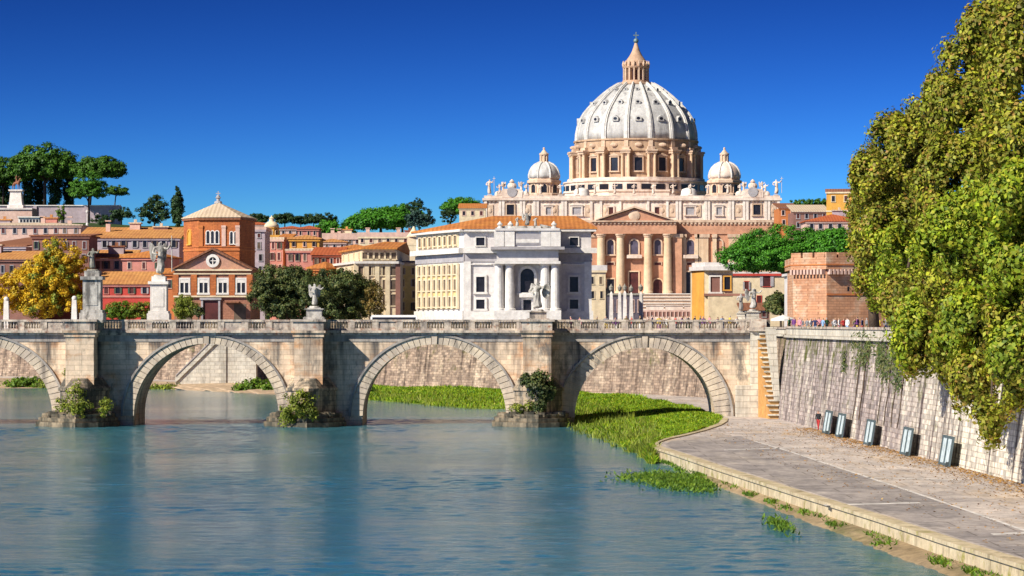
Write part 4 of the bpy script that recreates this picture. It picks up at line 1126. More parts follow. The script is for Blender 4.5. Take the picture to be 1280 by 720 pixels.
def house(label, D, x0, x1, ye, wall, roof='hip', yr=None, rmat=None, depth=14, ang=0.0, wins=(), name='house', cat='house', frame=None, pane=None, group='houses on the far side of the river', zb=None, band=None, chim=0, ncols_side=0, cornice=True):
    """wins: rows of (y_top, y_bottom, columns, width_px[, x_from, x_to])."""
    xa, xb = X(x0, D), X(x1, D); w = (xb - xa)
    F = Fr(xa, D, ang); L = w / math.cos(ang)
    ze = Z(ye, D); g = zb if zb is not None else min(ground_z((xa + xb) / 2, D), ze - 3) - .6
    r = thing(name, label, cat, ((xa + xb) / 2, D, g), group)
    mb = MB(); mb.box(F, 0, L, -depth, 0, g, ze); wl_ = mb.build('wall', M[wall], r)
    if roof != 'none':
        rm = M[rmat or 'tile']; zr = Z(yr, D) if yr is not None else ze + 2
        if roof == 'flat':
            mb = MB(); mb.box(F, -.3, L + .3, -depth - .3, .3, ze + .002, max(zr, ze + .3))
        else: mb = {'hip': roof_hip, 'gable': roof_gable, 'shed': roof_shed}[roof](F, 0, L, depth, ze + .01, zr)
        ro = mb.build('roof', rm, r)
        rr = random.Random(int(x0 * 7 + ye))
        for i in range(chim):
            u = rr.uniform(.12, .88) * L; n_ = -rr.uniform(.3, .7) * depth
            mb = MB(); mb.box(F, u - .45, u + .45, n_ - .4, n_ + .4, ze, zr + rr.uniform(.5, 1.2)); mb.box(F, u - .6, u + .6, n_ - .55, n_ + .55, zr + 1.2, zr + 1.4); mb.build('chimney', M['palepink'], ro)
    if roof != 'none' and L > 7:
        rr = random.Random(int(x0 * 11 + D)); dz = (zr - ze)
        for i in range(rr.randint(0, 1 + int(L / 16))):
            u = rr.uniform(.1, .85) * L; n_ = -rr.uniform(.55, .85) * depth; w_ = rr.uniform(.9, 1.9); h_ = max(ze, zr - abs(n_ / depth - (-.5 if roof == 'hip' else -1)) * dz) + rr.uniform(.5, 1.5)
            mb = MB(); mb.box(F, u - w_, u + w_, n_ - 1.2, n_ + 1.2, ze - .2, h_); mb.build('roof_hut', M[rr.choice(['palepink', 'cream', 'lilac', 'pink', 'brownwall'])], ro)
            mb = MB(); mb.box(F, u - w_ - .25, u + w_ + .25, n_ - 1.45, n_ + 1.45, h_ + .002, h_ + .25); mb.box(F, u - .3, u + .3, n_ - .2, n_ + .2, h_ + .25, h_ + .9); mb.build('roof_hut_cap', M[rr.choice(['tile_brown', 'slate', 'tile_brown', 'tile_ochre'])], ro)
    if cornice:
        mb = MB(); mb.box(F, -.22, L + .22, .002, .3, ze - .4, ze - .003); mb.build('cornice', frame or M[wall], r)
    if band:
        for y_ in band:
            mb = MB(); mb.box(F, -.1, L + .1, .002, .16, Z(y_, D) - .18, Z(y_, D) + .18); mb.build('string_course', frame or M['cream'], r)
    rw = random.Random(int(x0 * 3 + D))
    for wrow in wins:
        yt, yb, nc, wp = wrow[:4]; ua, ub = (0, L) if len(wrow) < 6 else ((X(wrow[4], D) - xa) / math.cos(ang), (X(wrow[5], D) - xa) / math.cos(ang))
        for i in range(nc):
            u = ua + (ub - ua) * (i + .5) / nc
            window(r, F, u + rw.uniform(-.15, .15), Z(yb, D), Z(yt, D), wp * D / FP * .82, 0, frame or (M['palepink'] if wall not in ('palepink', 'lilac', 'brownwall') else M['greytrim']), pane or M[rw.choice(['glass', 'glass', 'shutter', 'glass_red'])], fw=.11 * D / 500, proud=.10, shutters=(D < 660 and rw.random() < .55) and rw.choice([M['shutter'], M['shut_green'], M['greytrim']]))
    if ncols_side:
        Fs = Fr(F.p(0, -depth, 0)[0], F.p(0, -depth, 0)[1], ang - math.pi / 2)
        for wrow in wins:
            yt, yb, nc, wp = wrow[:4]
            for i in range(ncols_side):
                window(r, Fs, depth * (i + .5) / ncols_side, Z(yb, D), Z(yt, D), 1.1, 0, frame, pane, fw=.16, proud=.12)
    return r

# ------------------------------------------------------------------ the domed basilica
M['bas_pil'] = stone('attic_pilaster_stone', (0.84, 0.74, 0.65), (0.74, 0.62, 0.53), 0.15, (0.5, 0.36, 0.28), 0.5, fine=0.7)
def basilica():
    D = 1240.0; F = Fr(0, D)
    x = lambda p: X(p, D)
    z = lambda p: Z(p, D)
    b = thing('domed_basilica', 'vast domed basilica with a columned rose and white facade', 'basilica', (x(792.5), D, STREET))
    zb = z(367)                                              # top of the steps
    A, BW_, CO = M['bas_attic'], M['bas_wall'], M['bas_col']
    # main blocks
    mb = MB(); mb.box(F, x(606), x(974), -22, 0, STREET, z(278)); mb.build('facade_wall', BW_, b)
    mb = MB(); mb.box(F, x(738), x(848), .002, 1.6, STREET, z(278)); mb.build('central_wall', BW_, b)
    mb = MB(); mb.box(F, x(604), x(976), -22.2, .5, z(292.5), z(278)); mb.box(F, x(740), x(845), .502, 4.2, z(292.5), z(278)); mb.build('entablature', M['bas_wall'], b)
    mb = MB(); mb.box(F, x(603), x(977), -22.4, 1.1, z(278) + .002, z(275)); mb.box(F, x(739), x(846), 1.102, 5.2, z(278) + .002, z(276)); mb.build('cornice', M['bas_stone'], b)
    mb = MB(); mb.box(F, x(605), x(975), -22, .0, z(275) + .002, z(250.5)); at = mb.build('attic', A, b)
    mb = MB(); mb.box(F, x(603), x(977), -22.3, 1.0, z(250.5) + .002, z(247.5)); mb.build('attic_cornice', A, b)
    mb = MB(); mb.box(F, x(605), x(975), -1.2, .4, z(247.5) + .002, z(244.5)); mb.build('balustrade', A, b)
    # rows of small blocks under both cornices, and raised panels between the attic pilasters
    for nm, ya, yb_, n0, xa_, xb_ in (('dentils', 252.6, 250.6, .02, 606, 974), ('dentils', 280.6, 278.1, .52, 606, 738), ('dentils', 280.6, 278.1, 4.22, 742, 843), ('dentils', 280.6, 278.1, .52, 848, 974)):
        mb = MB(); q = x(xa_)
        while q < x(xb_): mb.box(F, q, q + .8, n0, n0 + .5, z(ya), z(yb_)); q += 1.6
        mb.build(nm, M['bas_stone'], b)
    for px in (612.5, 659, 693, 735, 757, 828, 840, 872, 923, 966):
        mb = MB(); mb.box(F, x(px) - 1.3, x(px) + 1.3, .003, .35, z(271), z(256)); mb.ball((x(px), D - .4, z(263)), (.8, .3, 1.1), 10, 6); mb.build('carved_panel', M['bas_stone'], b)
    # attic pilasters
    for px in (607, 625, 629, 651, 655, 668, 672, 703, 707, 739, 751, 775, 810, 834, 846, 850, 882, 886, 912, 916, 930, 934, 957, 961, 973):
        mb = MB(); u = x(px); mb.box(F, u - .52, u + .52, .002, .6, z(275), z(250.5)); mb.build('attic_pilaster', M['bas_pil'], b)
    # columns and pilasters
    for px in (751, 775, 809.5, 834):
        u = x(px); y_ = D - 3.1; mb = MB()
        mb.lathe(u, y_, [(2.1, zb - .2), (2.1, zb + .8), (1.75, zb + 1.1), (1.72, zb + 8), (1.5, z(297.5))], 18); col = mb.build('column', CO, b, smooth=False)
        mb = MB(); mb.lathe(u, y_, [(1.5, z(297.5)), (1.75, z(296.5)), (1.7, z(295.8)), (2.2, z(294)), (2.2, z(292.6))], 14); mb.build('capital', M['bas_stone'], col)
    for px, w, mt in ((608, 2, CO), (626, 2, CO), (652, 2, CO), (669, 2, CO), (704, 2, CO), (741, 1.9, BW_), (846, 1.9, BW_), (879, 2.0, CO), (855, .8, CO), (871, .8, CO), (893, .8, CO), (917, 2.0, CO), (934, 2, CO), (959, 2, CO), (972, 2, CO)):
        u = x(px); n0 = 1.6 if 738 < px < 848 else 0; mb = MB()
        mb.box(F, u - w, u + w, n0 + .002, n0 + 1.0, zb, z(297)); p = mb.build('pilaster', mt, b)
        mb = MB(); mb.box(F, u - w * 1.25, u + w * 1.25, n0 + .003, n0 + 1.4, z(297) + .002, z(292.7)); mb.build('capital', M['bas_stone'], p)
    # pediment
    mb = MB(); mb.prism(F, [(x(748), z(276) + .05), (x(837), z(276) + .05), (x(792.5), z(261.5))], .2, 4.0); mb.build('pediment', M['bas_wall'], b)
    mb = MB()
    for s_ in (-1, 1):
        e, t_ = x(792.5 + s_ * 48), x(792.5)
        mb.prism(F, [(e, z(276)), (e, z(274.6)), (t_, z(257.8)), (t_, z(260.2))], .2, 5.4)
    mb.build('raking_cornice', M['bas_stone'], b)
    mb = MB(); c = (x(792.5), D - 4.1, z(270)); mb.ball(c, (2.4, .5, 2.2)); mb.prism(F, [(x(786), z(272)), (x(799), z(272)), (x(796), z(266)), (x(789), z(266))], 3.9, 4.3); mb.build('coat_of_arms', M['bas_stone'], b)
    # windows of the attic
    for px, w, hd, mt in ((638, 9, False, 'glass'), (686, 7, True, 'greytrim'), (721, 11, True, 'greytrim'), (763, 7, False, 'glass_red'), (822, 7, False, 'glass_red'), (863, 11, True, 'greytrim'), (899, 7, True, 'greytrim'), (946, 9, False, 'glass')):
        window(b, F, x(px), z(268.5), z(259 if mt != 'glass' else 256), w * .322, 0.0, A if mt != 'glass' else M['bas_stone'], M[mt], .55, .5, head=hd)
    # upper storey: arched windows with balconies, mezzanine openings, doors
    for px, w in ((639, 8), (686, 8), (721, 8), (763, 8), (792.5, 10), (822, 8), (863, 9.5), (899, 7), (946, 8)):
        n0 = 1.6 if 738 < px < 848 else 0
        window(b, F, x(px), z(318), z(300), w * .322, n0, M['bas_stone'], M['glass_blue'] if px != 899 else M['bas_wall'], .6, .45, arch=True)
    for px in (686, 792.5, 863):
        n0 = 1.6 if 738 < px < 848 else 0
        mb = MB(); mb.box(F, x(px) - 3.0, x(px) + 3.0, n0 + .7, n0 + 2.2, z(323), z(318.8)); mb.build('balcony', A, b)
    for px in (721, 763, 822, 863, 899):
        n0 = 1.6 if 738 < px < 848 else 0
        window(b, F, x(px), z(331.5), z(328.2), 2.7, n0, M['bas_stone'], M['glass_red'], .35, .3, sill=False)
    for px, w, yt, mt, ar in ((639, 10, 342, 'glass', False), (686, 10, 342, 'glass', False), (721, 10, 342, 'glass', False), (763, 9, 349, 'glass', False), (792, 11.5, 340, 'glass_red', False), (822, 11.5, 349, 'glass_red', True), (863, 11.5, 340, 'glass', False), (899, 10, 346, 'glass', True), (946, 10, 342, 'glass', False)):
        n0 = 1.6 if 738 < px < 848 else 0
        window(b, F, x(px), zb, z(yt), w * .322, n0, CO, M[mt], .5, .5, arch=ar, sill=False, name='doorway')
    # steps
    mb = MB(); tb = MB()
    for i in range(10):
        zt_ = STREET + (zb - STREET) * (i + 1) / 10 - .01; n1 = 6 + (9 - i) * 4.0
        mb.box(F, x(690), x(905), 1.61 if i else 1.62, n1, STREET - 1, zt_ - .3); tb.box(F, x(689), x(906), n1 - 4.5, n1 + .6, zt_ - .299, zt_)
    mb.build('risers', M['bas_stone'], b); tb.build('treads', M['white2'], b)
    for px in (812, 835, 858):
        mb = MB(); mb.box(F, x(px) - 3.4, x(px) + 3.4, 46, 47.2, STREET, z(383)); mb.box(F, x(px) - 3.8, x(px) + 3.8, 45.8, 47.5, z(383) + .002, z(381.8)); mb.build('podium_wall', M['bas_attic'], b)
    # clocks with scrolls above both ends
    for px in (640, 941):
        u = x(px); mb = MB()
        mb.box(F, u - 4.2, u + 4.2, -1.6, .6, z(247), z(240)); mb.prism(F, [(u - 5.5, z(247)), (u - 4.3, z(238)), (u - 3.0, z(236)), (u + 3.0, z(236)), (u + 4.3, z(238)), (u + 5.5, z(247))], -1.2, .3)
        mb.lathe(u, D + .4, [(.9, z(231)), (.6, z(229)), (1.1, z(227)), (.2, z(224))], 10); mb.ball((u, D + .4, z(232.5)), (1.9, 1.2, 1.5))
        for s_ in (-1, 1):
            put_figure(mb, (u + s_ * 3.6, D + .4, z(239)), 4.2, 1 if s_ > 0 else 2, True, rz=.4 * s_); mb.ball((u + s_ * 5.6, D + .4, z(243)), (1.4, .8, 1.4))
        cl = mb.build('clock_case', A, b)
        k = 20; mb = MB(); mb.prism(F, [(u + math.cos(2 * math.pi * i / k) * 2.0, z(240) + math.sin(2 * math.pi * i / k) * 2.0) for i in range(k)], .61, .8); mb.build('clock_face', M['greytrim'], cl)
    # statues on the balustrade
    for i, px in enumerate((612, 624, 658, 676, 700, 722, 744, 768, 792.5, 817, 841, 863, 885, 909, 925, 957, 970)):
        mb = MB(); u = x(px); h = 6.4 if px in (612, 970) else 4.6
        mb.box(F, u - .9, u + .9, -1.1, .5, z(244.5) + .002, z(243.2)); put_figure(mb, (u, D + .3, z(243.2)), h, i, False, i in (0, 8, 16), rz=.3 * (i % 3 - 1), wide=1.15); mb.build('statue', A, b)
    # nave and crossing behind
    mb = MB(); mb.box(Fr(0, 1262.5), x(700), x(885), -70, 0, STREET, Z(246, 1262)); mb.build('nave_wall', M['bas_stone'], b)
    Dd = 1350.0; k = Dd / FP; cx = X(795, Dd); zd = lambda p: Z(p, Dd)
    mb = MB(); mb.lathe(cx, Dd, [(97 * k, STREET), (97 * k, zd(244)), (98.5 * k, zd(243)), (98.5 * k, zd(241))], 8, 0, math.pi / 8); 
    mb.lathe(cx, Dd, [(90 * k, zd(241) + .01), (90 * k, zd(231)), (91.5 * k, zd(230)), (91.5 * k, zd(228.5)), (86 * k, zd(228)), (86 * k, zd(225))], 48); dr0 = mb.build('drum_base', M['bas_attic'], b)
    for i in range(32):
        a = 2 * math.pi * (i + .5) / 32
        if math.cos(a) < -.1: continue
        Ft = Fr(cx + 90.0 * k * math.sin(a), Dd - 90.0 * k * math.cos(a), a)
        mb = MB(); mb.box(Ft, -2.1, 2.1, .02, .12, zd(240), zd(233.5)); mb.build('opening', M['glass'], dr0)
    mb = MB(); mb.lathe(cx, Dd, [(75.5 * k, zd(225)), (75.5 * k, zd(193)), (77.5 * k, zd(192.5)), (77.5 * k, zd(190.5)), (76.5 * k, zd(190)), (76.5 * k, zd(179.5)), (78.2 * k, zd(179)), (78.2 * k, zd(177))], 64); mb.build('drum', M['bas_drum'], b)
    for i in range(16):
        a = 2 * math.pi * (i + .5) / 16
        Ft = Fr(cx + 75.0 * k * math.sin(a), Dd - 75.0 * k * math.cos(a), a)
        mb = MB(); mb.box(Ft, -1.1, 1.1, 0, 2.2, zd(225), zd(195.5)); mb.box(Ft, -2.3, 2.3, 0, 3.7, zd(228), zd(224.6))
        mb.box(Ft, -2.15, 2.15, 0, 3.5, zd(195.5) + .002, zd(193)); mb.box(Ft, -2.4, 2.4, 0, 3.9, zd(193) + .002, zd(191)); mb.box(Ft, -1.6, 1.6, 0, 2.2, zd(191) + .002, zd(187.5))
        mb.box(Ft, -.9, .9, .3, .95, zd(187), zd(179.4))
        bu = mb.build('buttress', M['bas_stone'], b)
        for s_ in (-1, 1):
            q = Ft.p(s_ * 1.35, 2.6, 0)
            mb = MB(); mb.lathe(q[0], q[1], [(.75, zd(224.6)), (.62, zd(223.5)), (.56, zd(198)), (.8, zd(195.6))], 10); mb.build('column', M['bas_col'], bu)
        a = 2 * math.pi * i / 16
        Ft = Fr(cx + 75.3 * k * math.sin(a), Dd - 75.3 * k * math.cos(a), a)
        if math.cos(a) > -.1:
            window(b, Ft, 0, zd(217), zd(200.5), 3.3, 0.1, M['bas_stone'], M['glass'], .55, .6, head=True)
            mb = MB(); mb.ball(Ft.p(0, .9, zd(185)), (1.7, .6, .9), 10, 6); mb.build('garland', M['bas_stone'], b)
    # dome shell, ribs, dormers
    prof = [(75, 177), (74.6, 168), (72.6, 158), (69.6, 150), (65.2, 143), (59.6, 136.5), (52.6, 129.5), (45.2, 122.8), (38, 117), (31, 112), (24.5, 108.2), (20, 106)]
    mb = MB(); mb.lathe(cx, Dd, [(r_ * k, zd(p)) for r_, p in prof], 96); mb.build('dome', M['lead'], b, smooth=True)
    for i in range(16):
        a = 2 * math.pi * (i + .5) / 16; mb = MB()
        P = []; w0 = 1.15
        for j, (r_, p) in enumerate(prof):
            t_ = j / (len(prof) - 1); w_ = w0 * (1 - .62 * t_)
            Ft = Fr(cx + r_ * k * math.sin(a), Dd - r_ * k * math.cos(a), a)
            up = .62 * t_
            P.append([Ft.p(-w_, -.3, zd(p)), Ft.p(-w_, .62, zd(p) + up), Ft.p(-w_ * .45, .66, zd(p) + up), Ft.p(-w_ * .4, .95, zd(p) + up * 1.5), Ft.p(w_ * .4, .95, zd(p) + up * 1.5), Ft.p(w_ * .45, .66, zd(p) + up), Ft.p(w_, .62, zd(p) + up), Ft.p(w_, -.3, zd(p))])
        c = 8; mb.add([q for row in P for q in row], [(j * c + m_, j * c + (m_ + 1) % c, (j + 1) * c + (m_ + 1) % c, (j + 1) * c + m_) for j in range(len(P) - 1) for m_ in range(c)])
        mb.build('rib', M['rib'], b)
        a = 2 * math.pi * i / 16
        if math.cos(a) < -.2: continue
        for (r_, p, s_) in ((71.2, 152.5, .8), (55.0, 131.0, .64), (34, 113.8, .4)):
            Ft = Fr(cx + r_ * k * math.sin(a), Dd - r_ * k * math.cos(a), a)
            mb = MB(); h = 1.3 * s_
            mb.prism(Ft, [(-h * 1.3, zd(p) - h * 1.0), (h * 1.3, zd(p) - h * 1.0), (h * 1.3, zd(p) + h * .5), (0, zd(p) + h * 1.5), (-h * 1.3, zd(p) + h * .5)], -3.2, .95)
            dm = mb.build('dormer', M['lead'], b)
            mb = MB(); kk = 12; mb.prism(Ft, [(math.cos(2 * math.pi * q / kk) * h * .8, zd(p) + math.sin(2 * math.pi * q / kk) * h * .62) for q in range(kk)], .952, 1.0); mb.build('pane', M['glass'], dm)
    # lantern
    mb = MB(); mb.lathe(cx, Dd, [(20 * k, zd(107)), (22.5 * k, zd(106)), (22.5 * k, zd(103.8)), (17 * k, zd(103.5)), (17 * k, zd(101)), (11.5 * k, zd(101)), (11.5 * k, zd(86)), (16.5 * k, zd(85.5)), (17.5 * k, zd(83.5)), (15 * k, zd(83)), (14 * k, zd(77)), (12.5 * k, zd(76)), (8.2 * k, zd(70)), (5 * k, zd(64)), (3.0 * k, zd(58)), (1.8 * k, zd(54))], 32); ln = mb.build('lantern', M['lantern'], b)
    for i in range(16):
        a = 2 * math.pi * (i + .5) / 16
        mb = MB(); q = Fr(cx + 15.2 * k * math.sin(a), Dd - 15.2 * k * math.cos(a), a)
        mb.box(q, -.33, .33, -1.3, .4, zd(101), zd(85.4)); mb.lathe(q.p(0, .35, 0)[0], q.p(0, .35, 0)[1], [(.3, zd(83.4)), (.55, zd(80.5)), (.12, zd(76.5))], 8); mb.build('column', M['bas_stone'], ln)
        a = 2 * math.pi * i / 16; q = Fr(cx + 11.4 * k * math.sin(a), Dd - 11.4 * k * math.cos(a), a)
        if math.cos(a) > -.1:
            mb = MB(); mb.box(q, -.5, .5, .05, .2, zd(99.5), zd(88)); mb.build('opening', M['glass_red'], ln)
    mb = MB(); mb.lathe(cx, Dd, [(1.5 * k, zd(56)), (1.5 * k, zd(54)), (.9 * k, zd(53.4))], 10); mb.ball((cx, Dd, zd(51)), 1.15, 14, 10); mb.box(Fr(cx, Dd), -.22, .22, -.2, .2, zd(49), zd(40)); mb.box(Fr(cx, Dd), -1.2, 1.2, -.19, .19, zd(44.8), zd(43.4)); mb.build('cross', M['finial'], b)
    # minor domes
    for px, mt in ((680, 'lead'), (905.5, 'bas_attic')):
        Dm = 1300.0; km = Dm / FP; c0 = X(px, Dm); zm = lambda p: Z(p, Dm)
        mb = MB(); mb.lathe(c0, Dm, [(25 * km, STREET), (25 * km, zm(243)), (24 * km, zm(242)), (19.5 * km, zm(241.8)), (19.5 * km, zm(230)), (23 * km, zm(229)), (23 * km, zm(226)), (20.5 * km, zm(225.5)), (20.5 * km, zm(223))], 8, 0, math.pi / 8); dr = mb.build('minor_drum', M['bas_stone'], b)
        for i in range(8):
            a = 2 * math.pi * i / 8
            if math.cos(a) < -.1: continue
            Ft = Fr(c0 + 19.5 * km * math.cos(math.pi / 8) * math.sin(a), Dm - 19.5 * km * math.cos(math.pi / 8) * math.cos(a), a)
            window(dr, Ft, 0, zm(241.5), zm(231), 2.3, 0, M['bas_stone'], M['glass'], .4, .4, arch=True, sill=False)
        mb = MB(); pr = [(20.2, 223), (20.3, 219), (19, 214), (16.3, 209.5), (12.5, 206), (8, 203.8), (6, 203)]
        mb.lathe(c0, Dm, [(r_ * km, zm(p)) for r_, p in pr], 32); dm = mb.build('minor_dome', M[mt], b, smooth=True)
        for i in range(8):
            a = 2 * math.pi * (i + .5) / 8; mb = MB()
            mb.tube([(c0 + r_ * km * math.sin(a), Dm - r_ * km * math.cos(a), zm(p)) for r_, p in pr], .45, 6); mb.build('rib', M['rib'], dm)
        mb = MB(); mb.lathe(c0, Dm, [(6.5 * km, zm(203.4)), (6.5 * km, zm(202)), (4 * km, zm(202)), (4 * km, zm(194)), (6 * km, zm(193.5)), (6 * km, zm(192)), (4.2 * km, zm(191)), (1.8 * km, zm(188)), (.5 * km, zm(186))], 16); mb.ball((c0, Dm, zm(185.6)), .5)
        for i in range(8):
            a = 2 * math.pi * i / 8; mb.box(Fr(c0 + 4.6 * km * math.sin(a), Dm - 4.6 * km * math.cos(a), a), -.22, .22, -.3, .3, zm(202), zm(193.5))
        mb.build('lantern', M['bas_stone'], dm)
    # little white roof domes in front of the drum
    for px in (727, 861):
        mb = MB(); Dm = 1255; mb.lathe(X(px, Dm), Dm, [(4.2, Z(247, Dm)), (3.2, Z(243, Dm)), (3.1, Z(239, Dm)), (2.6, Z(236.5, Dm)), (1.2, Z(235, Dm)), (.2, Z(234.4, Dm))], 20); mb.build('roof_cupola', M['white2'], b, smooth=True)
basilica()

# ------------------------------------------------------------------ white palace with the arched centre
def palace():
    D = 470.0; x = lambda p: X(p, D); z = lambda p: Z(p, D); F = Fr(0, D)
    r = thing('white_palace', 'white palace with an arched columned centre and yellow left flank', 'palace', (x(660), D, STREET))
    Wm, T = M['white'], M['white2']
    c_l = (X(520.5, 492), 492.0); c_f = (x(580), D); c_r = (x(739), D)
    foot = [c_f, c_r, (x(739), D + 34), (c_l[0] + 6, D + 50), c_l]
    mb = MB(); mb.vprism(foot, STREET - .2, z(289)); mb.build('wall', Wm, r)
    # side wings' cornice and bands run round both visible walls
    ang = math.atan2(c_f[1] - c_l[1], c_f[0] - c_l[0]); Fs = Fr(c_l[0], c_l[1], ang); Ls = math.hypot(c_f[0] - c_l[0], c_f[1] - c_l[1])
    for nm, y0, y1, pr, mt in (('cornice', 316.5, 310, .95, T), ('eaves', 289.5, 286.5, .8, T), ('plinth', 400, 388.5, .35, T), ('architrave', 327, 317, .18, M['greytrim'])):
        mb = MB(); mb.box(F, x(580) + .003, x(739) + pr * .9, .003, pr, z(y0), z(y1)); mb.box(Fs, -pr * .5, Ls + .25, .003, pr, z(y0) + .001, z(y1) - .001); mb.build(nm, mt, r)
    # roof
    ov = .9; e = z(286.5)
    f2 = [(c_f[0] - .2, c_f[1] - ov), (c_r[0] + ov, c_r[1] - ov), (c_r[0] + ov, D + 35), (c_l[0] + 6, D + 51), (c_l[0] - ov, c_l[1] - .4)]
    zr = z(270.5) + .6
    r1, r2 = (x(616), D + 15), (x(722), D + 15)
    mb = MB(); vs = [(a, b_, e + .003) for a, b_ in f2] + [(a, b_, e + .25) for a, b_ in f2] + [(r1[0], r1[1], zr), (r2[0], r2[1], zr), (c_l[0] + 9, D + 36, zr)]
    mb.add(vs, [(4, 3, 2, 1, 0)] + [(i, (i + 1) % 5, 5 + (i + 1) % 5, 5 + i) for i in range(5)] + [(5, 6, 11, 10), (6, 7, 11), (7, 8, 12, 10, 11), (8, 9, 12), (9, 5, 10, 12)])
    mb.build('roof', M['tile'], r)
    # yellow bays of the left flank
    mb = MB(); mb.box(Fs, 1.2, Ls - 2.3, .003, .12, z(386), z(329)); mb.build('yellow_panel', M['yellow'], r)
    mb = MB(); mb.box(Fs, 1.2, Ls - 2.3, .003, .12, z(308.5), z(291)); mb.build('yellow_panel', M['cream'], r)
    n = 8; u0, u1 = 1.2, Ls - 2.3
    for i in range(n + 1):
        u = u0 + (u1 - u0) * i / n; mb = MB(); mb.box(Fs, u - .42, u + .42, .121, .42, z(386), z(329)); mb.build('flank_pilaster', M['cream'], r)
    for i in range(n):
        u = u0 + (u1 - u0) * (i + .5) / n
        for yt, yb, mt in ((331, 342, 'shutter'), (349, 362, 'shutter'), (371, 383, 'shutter'), (294, 305, 'shutter')):
            window(r, Fs, u, z(yb), z(yt), 1.15, .12, M['cream'], M[mt], .2, .18)
    # corner pilasters of the front
    for px in (584, 697.5, 735):
        mb = MB(); mb.box(F, x(px) - .55, x(px) + .55, .003, .35, z(388.5), z(327)); mb.build('pilaster', T, r)
    # windows of the wings
    for px in (600.5, 717.5):
        for yt, yb, hd in ((297, 307, False), (346, 365, True), (374.5, 386, False)):
            window(r, F, x(px), z(yb), z(yt), 10.5 * D / FP, 0, T, M['glass'], .32 if yt != 297 else .14, .28)
    for px in (600.5, 717.5):
        mb = MB(); mb.box(F, x(px) - 1.7, x(px) + 1.7, .003, .3, z(331), z(329.6)); mb.build('string_course', T, r)
    # projecting centre
    pj = 4.6
    mb = MB()
    xa, xb = x(621), x(697.5)
    mb.box(F, xa, xb, .002, pj - 1.9, STREET, z(327)); mb.box(F, xa, xb, .002, pj, z(327) + .001, z(313)); mb.build('centre_block', Wm, r)
    mb = MB(); mb.box(F, xa - .3, xb + .3, .004, pj + .4, z(330.5) , z(327.2)); mb.build('architrave', T, r)
    mb = MB(); mb.box(F, xa - .9, xb + .9, .005, pj + 1.1, z(313) + .002, z(309.5)); mb.build('cornice', M['greytrim'], r)
    mb = MB(); mb.box(F, xa + .2, xb - .2, -3.0, pj - .3, z(309.5) + .002, z(289.5)); mb.box(F, xa - .2, xb + .2, -3.2, pj + .2, z(289.5) + .002, z(286.4)); ac = mb.build('attic_block', Wm, r)
    for px in (624, 637, 682, 694):
        mb = MB(); mb.box(F, x(px) - .75, x(px) + .75, pj - .299, pj + .05, z(309), z(289.7)); mb.build('attic_pilaster', T, ac)
    mb = MB(); mb.box(F, x(642), x(677), pj - .299, pj - .12, z(306.5), z(293)); mb.build('inscription_panel', M['greytrim'], ac)
    mb = MB(); mb.box(F, x(645), x(674), pj - .119, pj - .05, z(304.5), z(300)); mb.build('tablet', T, ac)
    for px in (624, 637, 681, 693.5):
        u = x(px); yy = D - pj + .75
        mb = MB(); mb.lathe(u, yy, [(.95, z(388)), (.95, z(386)), (.74, z(385.3)), (.72, z(360)), (.62, z(333)), (.72, z(332.4)), (.95, z(330.6))], 16); mb.build('column', T, r)
        mb = MB(); mb.box(F, u - .5, u + .5, pj - 1.9 + .002, pj - 1.65, z(388), z(330.6)); mb.build('rear_pilaster', T, r)
    mb = MB(); mb.box(F, xa - .4, xb + .4, .006, pj + .5, STREET - .2, z(388) - .002); mb.build('podium', T, r)
    window(r, F, x(659), z(366), z(336), 17 * D / FP, pj - 1.9, T, M['glass'], .42, .35, arch=True, sill=True)
    mb = MB(); mb.box(F, x(649), x(669), pj - 1.9, pj - 1.0, z(372), z(367)); mb.build('balcony', T, r)
    window(r, F, x(659), z(388) + .02, z(375), 10 * D / FP, pj - 1.9, T, M['glass'], .3, .3, sill=False, name='doorway')
    # crest group and finials
    mb = MB(); cx_, yy = x(658), D - pj + 1.2
    mb.box(F, cx_ - 2.2, cx_ + 2.2, pj - 2.6, pj - .2, z(286.4) + .002, z(283.5)); put_figure(mb, (cx_, yy, z(283.5)), z(266) - z(283.5), 1, True, wide=1.5)
    put_figure(mb, (cx_ - 1.4, yy, z(284)), 1.5, 2, False, wide=1.4, rz=.6); put_figure(mb, (cx_ + 1.4, yy, z(284)), 1.5, 0, False, wide=1.4, rz=-.6)
    mb.prism(F, [(cx_ + 2.0, z(286)), (cx_ + 5.0, z(286)), (cx_ + 2.0, z(281))], pj - 1.6, pj - .9); mb.prism(F, [(cx_ - 2.0, z(286)), (cx_ - 5.0, z(286)), (cx_ - 2.0, z(281))], pj - 1.6, pj - .9)
    mb.build('crest', M['statue'], r)
    for px in (625, 638, 692):
        mb = MB(); mb.lathe(x(px), D - pj + .8, [(.4, z(286.4)), (.4, z(284.5)), (.2, z(284)), (.48, z(281.5)), (.3, z(280)), (.06, z(277.5))], 10); mb.build('finial', T, r)
palace()

